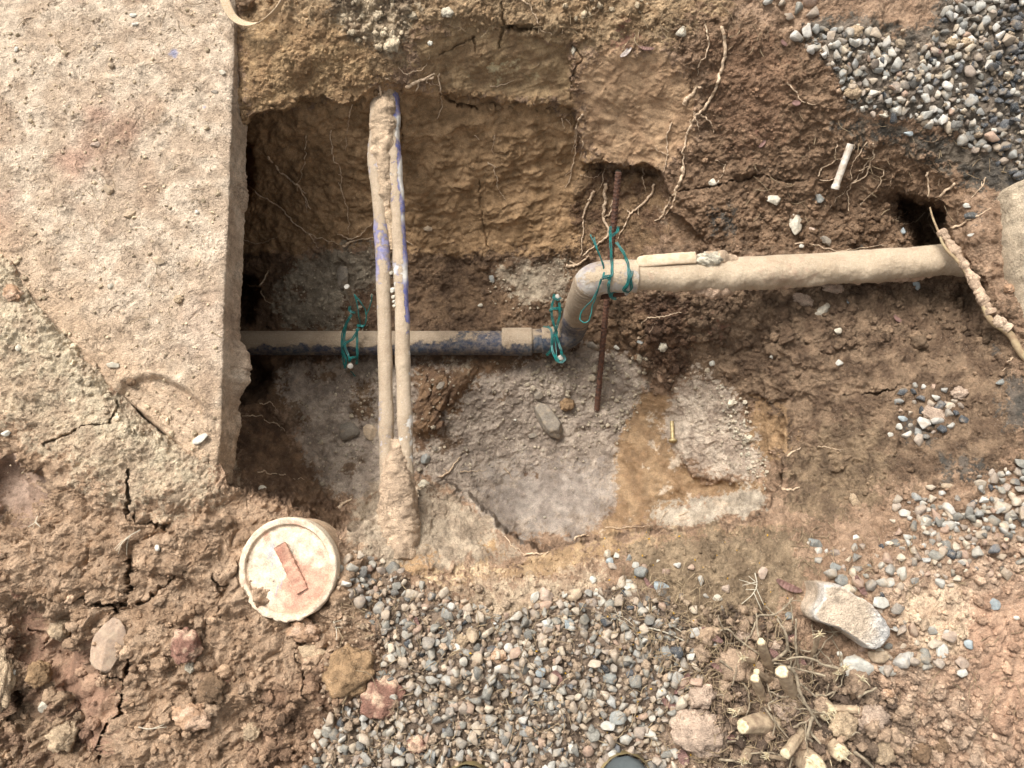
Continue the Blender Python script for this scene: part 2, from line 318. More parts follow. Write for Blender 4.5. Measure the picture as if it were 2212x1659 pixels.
# smaller pits, ridges: (polygon, dz, softness)
feats = [([(1930,428),(1990,440),(2035,455),(2048,515),(2030,538),(1985,538),(1975,500),(1930,460)], -.17, 8),
 ([(2085,600),(2120,610),(2130,660),(2090,700),(2060,650)], -.05, 10),
 (TL('C2', [(1570,1060),(1960,1060),(2040,1100),(2030,1150),(1960,1130),(1580,1110)]), -.022, 4),
 ([(1100,60),(1170,62),(1170,66),(1100,64)], -.02, 3),
 ([(0,1010),(50,1000),(110,1030),(90,1090),(20,1130),(0,1120)], -.035, 12),
 (TL('C7', [(90,640),(260,620),(280,830),(600,840),(680,1040),(800,1090),(760,1300),(700,1620),(520,1560),(400,1120),(250,960),(100,900)]), -.03, 10),
 (TL('C7', [(0,1150),(120,1160),(200,1290),(160,1380),(0,1380)]), -.035, 8),
 (TL('C6', [(850,1560),(900,1520),(1110,1290),(1140,1310),(950,1540)]), -.02, 8),
 (TL('C6', [(480,940),(700,900),(900,930),(900,960),(680,960),(480,980)]), -.015, 8),
 (TL('C6', [(880,610),(1080,600),(1250,480),(1280,500),(1120,640),(950,680)]), -.012, 6),
 (TL('C5', [(470,790),(640,770),(860,700),(960,680),(840,830),(700,1000),(640,1150),(480,1140),(460,900)]), .018, 8),
 (TL('C5', [(900,700),(930,720),(760,920),(680,1060),(660,1040)]), -.02, 5),
 (TL('C5', [(1230,900),(1850,850),(1880,1300),(1820,1500),(1400,1640),(900,1600),(760,1300),(800,1100)]), -.006, 25),
 ([(1430,880),(1470,900),(1450,960),(1500,1030),(1600,1045),(1600,1060),(1480,1060),(1420,990),(1400,930)], -.012, 6),
 ([(1400,1100),(1500,1050),(1640,1045),(1650,1075),(1500,1090),(1420,1120)], -.008, 6),
 ([(900,1232),(1000,1238),(1100,1228),(1180,1205),(1190,1216),(1110,1250),(1000,1262),(900,1255)], -.012, 5),
 (TL('C2', [(640,130),(1000,160),(1500,300),(1480,600),(1000,590),(650,480),(620,420)]), -.012, 10),
 (TL('C1', [(1540,250),(1900,200),(2000,420),(1850,580),(1650,700),(1530,650)]), .01, 14)]
feats += [([(440,590),(545,600),(560,640),(540,700),(440,700)], -.16, 6), ([(440,772),(560,775),(585,810),(560,850),(520,880),(440,880)], -.10, 7), ([(440,275),(528,280),(545,300),(540,400),(520,460),(440,460)], -.14, 5), ([(560,880),(600,900),(640,960),(620,980),(580,930)], -.03, 6)]
feats += [([(621 + 122 * math.cos(q), 1228 + 118 * math.sin(q)) for q in np.linspace(0, 6.1, 16)], -.006, 6), ([(700,1120),(735,1160),(760,1230),(745,1300),(715,1330),(700,1300),(712,1230),(690,1160)], .022, 9)]
zf = 0
for pts, dz, s in feats: zf = zf + dz * soft(pts, s)
under = soft([(-400,-400),(505,-400),(505,240),(500,500),(478,900),(466,985),(430,965),(350,935),(310,900),(225,800),(85,665),(20,540),(-400,380)], 5)
under_wide = blur(poly_mask([(-400,-400),(505,-400),(505,240),(500,500),(478,900),(466,985),(430,965),(350,935),(310,900),(225,800),(85,665),(20,540),(-400,380)], CX, CY), 34 / CS)
# cracks in the drying mud: (centre line, width, depth)
def line_dist(pts, X, Y):
    d = np.full(X.shape, 1e9)
    for (x1, y1), (x2, y2) in zip(pts[:-1], pts[1:]):
        L2 = (x2 - x1) ** 2 + (y2 - y1) ** 2 + 1e-9; t = np.clip(((X - x1) * (x2 - x1) + (Y - y1) * (y2 - y1)) / L2, 0, 1)
        d = np.minimum(d, np.hypot(X - x1 - t * (x2 - x1), Y - y1 - t * (y2 - y1)))
    return d
cracks = [(TL('C4', [(300,1225),(420,1140),(560,1100),(700,1080),(760,1020),(750,930)]), 3, .015),
 (TL('C7', [(820,0),(850,60)]), 3, .01), (TL('C7', [(310,545),(400,515),(560,560),(600,595),(700,605),(790,590),(840,490),(800,390),(800,330)]), 4.5, .03),
 (TL('C7', [(700,610),(710,680),(760,760),(870,850),(850,960),(810,1100),(770,1300),(715,1430),(700,1600)]), 4.5, .035),
 (TL('C7', [(880,590),(930,560),(1000,490),(1080,430),(1200,385)]), 4, .025), (TL('C7', [(1380,400),(1410,480),(1540,465)]), 3, .015),
 (TL('C7', [(1410,480),(1420,680)]), 3, .01), (TL('C4', [(820,1380),(840,1500),(830,1646)]), 4, .02), (TL('C7', [(870,0),(900,70),(1060,90)]), 3.5, .02),
 (TL('C7', [(1880,640),(1890,900),(1950,1040),(1990,1260)]), 3, .018), (TL('C7', [(600,820),(640,980),(700,1060),(820,1080)]), 3.5, .02), (TL('C7', [(260,880),(290,820),(180,760)]), 3, .012),
 (TL('C2', [(640,350),(760,290),(860,240)]), 2.5, .008), (TL('C2', [(860,230),(870,330)]), 2.5, .008), (TL('C2', [(1045,20),(1050,150),(1030,300)]), 3, .01), (TL('C2', [(1060,185),(1250,185)]), 3, .012),
 (TL('C2', [(650,600),(760,680),(880,700)]), 3, .015), (TL('C2', [(1500,300),(1560,380),(1500,480),(1490,640)]), 2.5, .008), (TL('C3', [(0,1230),(300,1190),(500,1130),(800,1180)]), 3, .012),
 (TL('C2', [(370,600),(385,720),(400,900),(385,1000)]), 3, .015), (TL('C6', [(1370,1300),(1410,1230),(1400,1170)]), 2.5, .008), (TL('C6', [(1060,900),(1300,880),(1420,840),(1500,790)]), 3, .015),
 (TL('C6', [(900,165),(1010,185),(1150,150),(1300,150)]), 4, .02), (TL('C2', [(900,1150),(900,1300),(950,1600)]), 2.2, .008), (TL('C5', [(560,780),(600,840),(560,940),(640,1000)]), 2.5, .012),
 (TL('C5', [(680,760),(700,900),(650,1060)]), 2.5, .01), (TL('C4', [(1340,560),(1360,500)]), 2, .004), (TL('C2', [(1600,1060),(1700,1010)]), 2, .005), (TL('C3', [(1930,300+0),(1930,301)]), 1, .0)]

# colour zones: (polygon, colour a, colour b, soft, wet, lump mm (big, mid, fine), streak)
Z = []
def desat(c, k=.20):
    l = c @ np.array([.3, .55, .15]); return (c * (1 - k) + np.stack([l, l, l], -1) * k) * np.array([1.015, 1.02, .95])
def zone(pts, a, b, s=10, wet=0, big=4, mid=2.5, fine=1.5): Z.append((pts, desat(lin(*a)), desat(lin(*b)), s, wet, big, mid, fine))
STUMPQ = [(1500,1330),(1640,1320),(1760,1430),(1930,1500),(2010,1700),(1500,1720),(1540,1560)]
BIGQ = [(-400,-400),(2700,-400),(2700,2100),(-400,2100)]
zone(BIGQ, (168,134,106), (144,112,86), 4, 0, 6, 4, 2)
zone([(500,-300),(1500,-300),(1600,80),(1250,120),(900,60),(850,180),(740,225),(520,270)], (174,142,104), (152,120,84), 12, 0, 5, 5, 2.5)
zone([(700,-100),(900,-100),(900,60),(860,130),(800,120),(720,70)], (184,160,130), (150,126,100), 10, 0, 8, 9, 3)
zone([(515,40),(730,60),(840,140),(840,185),(740,225),(520,270)], (178,142,98), (158,122,82), 12, 0, 5, 4, 2)
zone([(905,60),(1140,60),(1245,100),(1245,235),(1100,222),(930,206),(890,170)], (156,126,88), (138,108,74), 8, .12, 4, 1.2, .5)
zone(TL('C2', [(1060,420),(1250,440),(1240,500),(1100,520),(780,560),(780,530)]), (190,172,132), (160,134,96), 7, .2, 2, .5, .3)  # paler colour paints the highlight streak on the smooth clay
zone([(1245,130),(1350,90),(1440,110),(1520,190),(1505,300),(1440,385),(1330,362),(1262,355)], (174,138,102), (160,124,90), 10, .05, 4, .8, .5)
zone([(1440,0),(1700,60),(1830,180),(1830,260),(1990,320),(2110,400),(2050,560),(1400,560),(1440,400),(1510,300),(1520,190)], (144,112,84), (118,89,64), 14, 0, 7, 5, 3)
zone([(1530,100),(1680,60),(1720,200),(1680,330),(1560,330)], (146,110,82), (130,96,70), 18, 0, 5, 4, 2)
zone([(1790,245),(1900,262),(2000,280),(2100,300),(2300,400),(2212,450),(2080,385),(1950,310),(1810,292)], (112,98,84), (84,76,68), 10, .1, 4, 4, 2)
zone([(2080,0),(2400,-100),(2400,420),(2212,400),(2110,320)], (88,82,76), (60,56,54), 14, .1, 4, 4, 2)
zone([(380,230),(530,250),(840,180),(1240,225),(1262,355),(1400,365),(1390,500),(1330,560),(1000,575),(700,530),(380,620)], (162,126,86), (140,107,70), 8, .08, 6, 1.2, .6)
zone([(1250,365),(1430,365),(1450,460),(1400,570),(1290,560),(1230,500)], (142,110,76), (112,82,58), 8, .1, 5, 4, 2)
zone([(1400,540),(2100,560),(2200,700),(2220,1000),(2000,1050),(1700,1100),(1640,900),(1430,800),(1300,760),(1330,650)], (138,110,84), (108,83,62), 14, .1, 7, 5, 2.5)
zone([(1330,640),(1480,640),(1500,760),(1440,830),(1380,760),(1320,720)], (118,86,62), (92,66,48), 10, .2, 7, 6, 3)
zone([(1700,1000),(1830,900),(1950,950),(1900,1080),(1800,1130),(1700,1120)], (140,114,86), (112,89,67), 12, 0, 6, 4, 2.5)
zone([(380,560),(1300,540),(1400,700),(1400,800),(900,840),(600,900),(380,900)], (128,98,70), (104,78,56), 8, .2, 6, 4, 2)
zone([(500,850),(570,870),(650,960),(760,1100),(720,1150),(520,1070)], (134,102,74), (108,80,58), 10, .05, 5, 5, 2.5)
zone([(595,790),(760,770),(1000,785),(1060,800),(1290,735),(1385,790),(1410,860),(1372,960),(1352,1080),(1262,1165),(1100,1160),(1060,1140),(950,1040),(850,1000),(800,1090),(700,1060),(640,950)], (166,147,131), (138,120,106), 6, .1, 4, 2.4, 2.2)
zone([(1000,1010),(1340,1000),(1340,1080),(1262,1150),(1080,1140)], (150,135,124), (130,115,105), 20, .2, 2, .6, .5)
zone([(610,580),(680,545),(800,530),(880,560),(800,620),(790,720),(600,700)], (152,136,116), (128,112,94), 7, .05, 5, 3, 2)
zone([(1060,590),(1130,560),(1235,560),(1240,620),(1190,660),(1110,640)], (162,144,122), (132,112,92), 8, .05, 4, 2.5, 2)
zone([(735,640),(830,620),(850,700),(735,720)], (118,88,62), (98,72,52), 8, .2, 5, 4, 2)
zone(TL('C5', [(80,800),(230,780),(240,1060),(120,1080),(60,900)]), (132,104,76), (110,84,60), 8, .2, 4, 3, 2)
zone(TL('C5', [(440,640),(560,700),(780,730),(800,640),(1150,660),(1100,740),(900,760),(820,900),(680,1060),(640,1180),(500,1260),(470,1140),(480,800)]), (126,94,64), (104,76,54), 6, .2, 5, 2.5, 1)
zone(TL('C5', [(560,650),(760,660),(900,670),(880,740),(760,740),(600,720)]), (164,144,120), (150,128,104), 8, .1, 3, 2, 1)
zone([(1378,860),(1420,845),(1475,870),(1450,960),(1500,1035),(1660,1040),(1650,1085),(1520,1075),(1420,1125),(1300,1160),(1260,1165),(1335,1100),(1325,1000),(1345,940)], (150,118,82), (132,100,66), 4, .5, 3, 1.2, .6)
zone([(1600,870),(1680,870),(1720,930),(1680,1000),(1600,980)], (154,120,82), (136,104,70), 8, .25, 3, 2, 1)
zone([(1470,808),(1530,800),(1600,860),(1620,930),(1650,990),(1640,1030),(1560,1030),(1500,1010),(1450,980),(1430,940),(1432,890),(1460,860)], (188,167,148), (164,142,124), 6, 0, 4, 3, 2.2)
zone([(1400,1100),(1450,1085),(1520,1085),(1620,1050),(1665,1060),(1640,1110),(1560,1125),(1410,1145)], (176,160,142), (154,138,120), 5, .05, 3, 2, 1.5)
zone([(815,1040),(905,1050),(960,1050),(1040,1110),(1090,1170),(1150,1190),(1050,1215),(960,1235),(860,1240),(760,1200),(740,1140)], (176,154,130), (150,128,106), 7, 0, 6, 3, 1.5)
zone(TL('C8', [(380,250),(520,230),(640,300),(680,380),(560,400),(420,380),(330,330)]), (170,134,92), (152,116,78), 8, .15, 2, 1, .6)
zone(TL('C8', [(900,160),(1000,150),(1060,260),(1000,300),(920,240)]), (158,124,84), (140,106,70), 6, .15, 3, 1.5, .8)
zone([(900,1240),(1100,1225),(1240,1180),(1400,1150),(1700,1130),(1720,1160),(1450,1190),(1300,1200),(1180,1260),(1000,1270),(880,1262)], (168,136,98), (150,118,82), 7, .05, 3, 2, 1.2)
zone(TL('C8', [(560,400),(1000,380),(1280,340),(1260,360),(1000,440),(780,470),(560,460)]), (196,168,132), (176,146,110), 5, 0, 2, .6, .5)
zone([(930,1260),(1180,1250),(1330,1210),(1340,1260),(1200,1330),(1080,1360),(1000,1300)], (182,156,128), (160,132,106), 12, 0, 4, 3, 2)
zone([(1380,1160),(1720,1140),(1760,1250),(1640,1340),(1560,1440),(1450,1330),(1330,1230)], (142,118,90), (118,96,72), 14, 0, 4, 3, 2)
zone([(740,1230),(850,1245),(950,1300),(1090,1350),(1250,1290),(1330,1260),(1500,1330),(1540,1460),(1500,1620),(1440,1900),(600,1900),(690,1560),(810,1480),(830,1400)], (132,110,92), (104,86,72), 8, 0, 6, 3, 2)
zone([(1720,50),(1860,30),(1920,80),(2030,50),(2030,-200),(2400,-200),(2400,420),(2150,350),(2050,290),(1950,250),(1840,240),(1815,170)], (124,108,94), (98,88,78), 8, 0, 4, 3, 2)
zone([(-400,560),(0,560),(120,740),(290,930),(470,1030),(520,1060),(700,1150),(800,1200),(830,1300),(700,1500),(650,1900),(-400,1900)], (182,148,118), (162,128,98), 8, 0, 9, 6, 2)
zone([(-400,480),(0,500),(120,680),(290,870),(470,980),(490,1090),(300,1100),(140,990),(-100,860)], (198,172,142), (182,154,126), 20, 0, 6, 4.5, 2.5)
zone([(-400,480),(0,500),(120,680),(290,870),(470,980),(480,1030),(400,1040),(260,980),(60,790),(-100,700)], (204,182,152), (188,162,134), 14, 0, 5, 4, 2.5)
zone([(-100,1380),(160,1400),(200,1500),(130,1900),(-100,1900)], (166,134,104), (138,106,82), 14, 0, 12, 8, 3)
zone(TL('C7', [(90,640),(260,620),(280,830),(600,840),(680,1040),(800,1090),(760,1300),(700,1620),(520,1560),(400,1120),(250,960),(100,900)]), (160,124,98), (140,104,82), 8, 0, 4, 1.5, .8)
zone([(560,1480),(830,1380),(830,1460),(720,1560),(660,1900),(500,1900)], (168,132,102), (132,100,76), 10, 0, 9, 8, 3)
zone([(0,1010),(50,1000),(110,1030),(90,1090),(20,1130),(-50,1120)], (158,130,112), (140,112,94), 10, 0, 3, 1.5, 1)
zone([(1870,1190),(2212,1130),(2500,1150),(2500,2000),(1350,2000),(1420,1600),(1560,1480),(1700,1450),(1850,1480),(1950,1400),(1900,1280)], (190,158,132), (166,132,106), 12, 0, 6, 5, 3)
zone([(2080,1300),(2230,1250),(2400,1300),(2400,1700),(2180,1620),(2080,1500)], (180,142,114), (164,126,100), 22, 0, 4, 1.6, 1)
zone([(1940,1280),(2100,1260),(2080,1420),(1990,1430),(1930,1340)], (202,172,142), (184,152,124), 10, 0, 3, 2, 1)
zone(STUMPQ, (132,108,88), (102,82,68), 14, 0, 9, 8, 3)  # soil colour darkened to paint the shadows under the stump
def blob(x, y, rx, ry, a, b, s=6, **k):
    t = np.linspace(0, 2 * math.pi, 12, endpoint=False); zone([(x + rx * math.cos(q), y + ry * math.sin(q)) for q in t], a, b, s, **k)
for (c, x, y, rx, ry) in (('C3',470,830,90,70),('C3',190,60,60,40),('C3',800,350,60,40),('C3',600,520,70,30),('C6',500,330,90,40),('C6',220,480,140,60),('C2',1830,230,120,70),('C7',60,520,90,80),('C7',1400,1110,90,70),('C8',1060,860,90,50),('C9',1900,180,60,90),('C9',230,1370,60,40),('C4',60,330,60,60)):
    tx, ty = T(c, x, y); blob(tx, ty, rx * .336, ry * .336, (142,98,76), (128,88,68), 12)
for (x, y, rx, ry) in ((1410,380,0,0),(1560,480,40,30),(1770,430,20,14),(2115,470,28,18),(1850,540,30,16),(1990,930,60,20),(2080,1010,60,26),(2160,760,20,20),(1505,640,0,0),(2010,965,40,14),(2200,870,40,60)):
    if rx: blob(x, y, rx, ry, (96,84,74), (72,66,60), 8)
for (x, y, rx, ry) in ((1010,905,0,0),(960,1105,0,0),(1030,1010,12,6),(1135,1020,14,12),(1158,1022,10,7),(1105,1035,6,4),(1188,970,7,5),(1060,1018,4,3)):
    if rx: blob(x, y, rx, ry, (104,78,56), (92,68,50), 2.5, wet=.3, big=0, mid=.5, fine=.5)
for (x, y, rx, ry) in ((1405,905,10,22),(1460,1000,16,22),(1415,965,12,18),(1395,1010,10,8),(1500,1068,24,7),(1440,1060,14,9),(1560,1100,30,10),(1470,1120,20,9),(1360,1120,14,6),(1620,905,7,7),(1640,912,6,8),(1655,900,5,6),(1630,925,6,6),(1618,940,14,6),(1300,1148,20,5)):
    blob(x, y, rx, ry, (184,162,140), (162,141,119), 2.5, big=1, mid=1, fine=.8)
for (x, y, rx, ry) in ((700,800,40,14),(640,900,22,40),(760,1010,40,16),(700,1060,30,16),(1080,850,30,14),(980,960,26,22),(940,1060,22,14),(1210,800,30,12),(1400,800,18,30),(1110,700,40,10),(760,690,20,16),(640,640,20,26)):
    blob(x, y, rx, ry, (126,100,76), (104,80,60), 6, wet=.15, big=3, mid=3, fine=1.5)
blob(1425,470,18,22,(172,148,122),(150,124,100),6)

STEP = 1.85
gx = np.arange(X0 + 20, X1 - 20, STEP); gy = np.arange(Y0 + 20, Y1 - 20, STEP)
GX, GY = np.meshgrid(gx, gy)
def build_fields(GX, GY):
    q = np.stack([GX / 26., GY / 26., GX * 0 + 3.1], -1)
    wx = GX + 9 * perlin(q) + 3 * perlin(q * 3.1 + 5); wy = GY + 9 * perlin(q + 31.7) + 3 * perlin(q * 3.1 + 57)
    z_o = samp(zo, GX, GY); z_i = samp(zi, GX, GY); w = samp(wh, wx, wy)
    w = sstep(.25, .75, w)
    z = z_o * (1 - w) + np.minimum(z_i, z_o + .01) * w + samp(zf, wx * .6 + GX * .4, wy * .6 + GY * .4)
    z = z - .028 * sstep(.03, .5, samp(under_wide, GX, GY)) * (GY > 500) * sstep(520, 460, GX)
    uw = sstep(.3, .7, samp(under, GX, GY)); z = z * (1 - uw) + np.minimum(z, -.10) * uw
    bn = .45 * perlin(np.stack([GX / 38., GY / 38., GX * 0 + 8], -1)) + .50 * perlin(np.stack([GX / 17., GY / 17., GX * 0 + 1], -1)) + .45 * perlin(np.stack([GX / 7., GY / 7., GX * 0 + 2], -1)) + .36 * perlin(np.stack([GX / 3.4, GY / 3.4, GX * 0 + 3], -1))
    col = np.zeros(GX.shape + (3,)); wet = np.zeros(GX.shape); am = np.zeros(GX.shape + (3,))
    mn = sstep(-.35, .35, fbm(np.stack([GX / 45., GY / 45., GX * 0 + 9], -1), 4, .6))[..., None]
    for k, (pts, a, b, s, wt, b1, b2, b3) in enumerate(Z):
        m = samp(soft(pts, s * 2.3 + 4 if s < 22 else s), wx, wy)
        if s < 22 and k: m = sstep(.36, .64, m + bn * 4 * m * (1 - m))
        m3 = m[..., None]
        col = col * (1 - m3) + (a * mn + b * (1 - mn)) * m3; wet = wet * (1 - m) + wt * m; am = am * (1 - m3) + np.array([b1, b2, b3]) * m3
    wx2 = GX + 5 * perlin(q * 1.7 + 3) + 2.0 * perlin(q * 5.1 + 5); wy2 = GY + 5 * perlin(q * 1.7 + 37.7) + 2.0 * perlin(q * 5.1 + 57)
    for pts, wd, dp in cracks:
        if dp <= 0: continue
        xs = [p[0] for p in pts]; ys = [p[1] for p in pts]
        i0, i1 = np.searchsorted(gx, [min(xs) - 25, max(xs) + 25]); j0, j1 = np.searchsorted(gy, [min(ys) - 25, max(ys) + 25])
        d = line_dist(pts, wx2[j0:j1, i0:i1], wy2[j0:j1, i0:i1]); z[j0:j1, i0:i1] -= dp * np.clip(1.15 - d / wd, 0, 1) ** 1.0
    return z, col, wet, am
Zm, COL, WET, AMP = build_fields(GX, GY)
V0 = P(GX, GY, Zm)
def normals(V):
    a = np.gradient(V, axis=1); b = np.gradient(V, axis=0); n = np.cross(b, a); n /= np.linalg.norm(n, axis=-1, keepdims=True) + 1e-12
    return np.where(n[..., 2:3] < 0, -n, n)
def blur2(V, k=2):
    for _ in range(k):
        W = V.copy(); W[1:-1, 1:-1] = (V[:-2, 1:-1] + V[2:, 1:-1] + V[1:-1, :-2] + V[1:-1, 2:] + 2 * V[1:-1, 1:-1]) / 6; V = W
    return V
N0 = blur2(normals(V0), 10); N0 /= np.linalg.norm(N0, axis=-1, keepdims=True)
hz = sstep(.1, .9, samp(soft([(-200,900),(300,1060),(520,1080),(760,1200),(820,1330),(640,1900),(-200,1900)], 30), GX, GY)); V0 = V0 + N0 * (hz * (.020 * fbm(V0 * 6 + 3, 3, .5) - .012 * np.clip(np.abs(fbm(V0 * 8 + 13, 3)) * -4 + 1, 0, 1)))[..., None]
pw = V0 + .010 * np.stack([perlin(V0 * 38), perlin(V0 * 38 + 11), perlin(V0 * 38 + 23)], -1)
h1, e1, c1 = lumps(pw / .038); h2, e2, c2 = lumps(pw / .017 + 7); h3, e3, c3 = lumps(V0 / .0075 + 3)
slow = fbm(V0 * 9, 3)
patch = sstep(-.25, .3, fbm(V0 * 14 + 40, 3)); patch2 = sstep(-.2, .35, fbm(V0 * 24 + 90, 3))
D = AMP[..., 0] * .001 * (h1 * 1.3 * (.35 + patch) + slow * .9 - .5) + AMP[..., 1] * .001 * (h2 * 1.2 * (.15 + 1.1 * patch2) - .35) + AMP[..., 2] * .001 * (h3 * (.3 + patch) * .9)
D += .0022 * (AMP[..., 2] / 2.0) * fbm(V0 * 120, 3, .6)
D -= .0016 * AMP[..., 1] * np.clip(.25 - e2, 0, 1) * patch2 * patch
D -= .0012 * AMP[..., 0] * np.clip(.22 - e1, 0, 1) * (1 - patch)
rg = 1 - np.abs(fbm(pw * 32 + 60, 4, .55)) * 1.7; D += AMP[..., 0] * .0006 * rg * (.3 + patch2)
# trowelled / bucket-scraped clay: long streaks
def rot(V, a): c, s = math.cos(a), math.sin(a); return np.stack([V[..., 0] * c + V[..., 1] * s, -V[..., 0] * s + V[..., 1] * c, V[..., 2]], -1)
sm = sstep(.2, .8, samp(soft([(880,60),(1245,80),(1245,235),(880,200)], 14), GX, GY))
D += sm * .0022 * fbm(rot(V0, R(14)) * np.array([7, 95, 30]), 4, .65)
sm2 = sstep(.2, .8, samp(soft([(1245,110),(1500,110),(1500,380),(1262,355)], 14), GX, GY))
D += sm2 * .0012 * fbm(rot(V0, R(-18)) * np.array([8, 80, 8]), 4, .6)
sm3 = sstep(.2, .8, samp(soft([(870,250),(1240,250),(1260,540),(880,560)], 20), GX, GY))
rip = fbm(rot(V0, R(20)) * np.array([6, 17, 17]) + 5, 5, .58); D += sm3 * .0045 * (1 - np.abs(rip) * 1.8) * (.35 + patch); D += sm3 * .0025 * fbm(rot(V0, R(12)) * np.array([5, 45, 45]) + 15, 3)
sm4 = sstep(.2, .8, samp(soft([(520,250),(800,240),(800,520),(540,560)], 20), GX, GY))
D += sm4 * .004 * (1 - np.abs(fbm(V0 * np.array([22, 30, 30]) + 8, 4, .6)) * 2)
sm5 = sstep(.2, .8, samp(soft([(1600,680),(2100,640),(2180,900),(1950,1050),(1750,1130),(1650,950)], 20), GX, GY))
D += sm5 * .004 * fbm(rot(V0, R(38)) * np.array([9, 42, 42]) + 2, 4, .55)
sm6 = sstep(.2, .8, samp(soft(TL('C5', [(450,700),(900,700),(700,1100),(480,1150)]), 8), GX, GY))
D += sm6 * .007 * (1 - np.abs(fbm(rot(V0, R(55)) * np.array([12, 45, 45]) + 2, 3, .5)) * 2.4)
V1 = V0 + N0 * D[..., None]
N1 = normals(V1); ny, nx = GX.shape
def S(px, py, lift=0.0):
    """point on the finished ground"""
    u = np.clip((np.asarray(px, float) - gx[0]) / STEP, 0, nx - 1.001); v = np.clip((np.asarray(py, float) - gy[0]) / STEP, 0, ny - 1.001)
    i, j = u.astype(int), v.astype(int); p = V1[j, i].copy(); p[..., 2] += lift; return p
def SN(px, py):
    i = np.clip(((np.asarray(px, float) - gx[0]) / STEP).astype(int), 0, nx - 1); j = np.clip(((np.asarray(py, float) - gy[0]) / STEP).astype(int), 0, ny - 1); return N1[j, i]
def SC(px, py):
    i = np.clip(((np.asarray(px, float) - gx[0]) / STEP).astype(int), 0, nx - 1); j = np.clip(((np.asarray(py, float) - gy[0]) / STEP).astype(int), 0, ny - 1); return COL[j, i]
Vt = V1.reshape(-1, 3); Ft = gridfaces(ny, nx)[:, ::-1]
# ground continues far past the dig
ring_idx = np.concatenate([np.arange(nx), np.arange(1, ny) * nx + nx - 1, (ny - 1) * nx + np.arange(nx - 2, -1, -1), np.arange(ny - 2, 0, -1) * nx])
rb = Vt[ring_idx]; parts = [Vt]; Fs = [Ft]; prev = ring_idx; off = len(Vt); cols = [COL.reshape(-1, 3)]; wets = [WET.ravel()]
for k in (1.15, 1.5, 2.2, 4, 10, 40, 120):
    q = rb.copy(); q[:, :2] *= k; q[:, 2] = rb[:, 2] / k ** 2 + (.01 * perlin(np.c_[q[:, :2] * 2, q[:, 2] * 0 + 1]) if k < 5 else 0); parts.append(q)
    cur = off + np.arange(len(q)); a = np.stack([prev, np.roll(prev, -1), np.roll(cur, -1), cur], -1); Fs.append(a); prev = cur; off += len(q)
    cols.append(np.tile(lin(165, 134, 106), (len(q), 1)) * .5 + COL.reshape(-1, 3)[ring_idx] * .5); wets.append(np.zeros(len(q)))
g = mesh_np('ground', np.vstack(parts), np.vstack(Fs), M['soil'], col=np.vstack(cols), wet=np.concatenate(wets)); tag(g, kind='structure')
_a = g.data.attributes.new('calm', 'FLOAT', 'POINT'); _c = np.zeros(len(g.data.vertices), np.float32); _c[:nx * ny] = 1 - np.clip((AMP[..., 1].ravel() - .6) / 3.2, 0, 1); _a.data.foreach_set('value', _c)

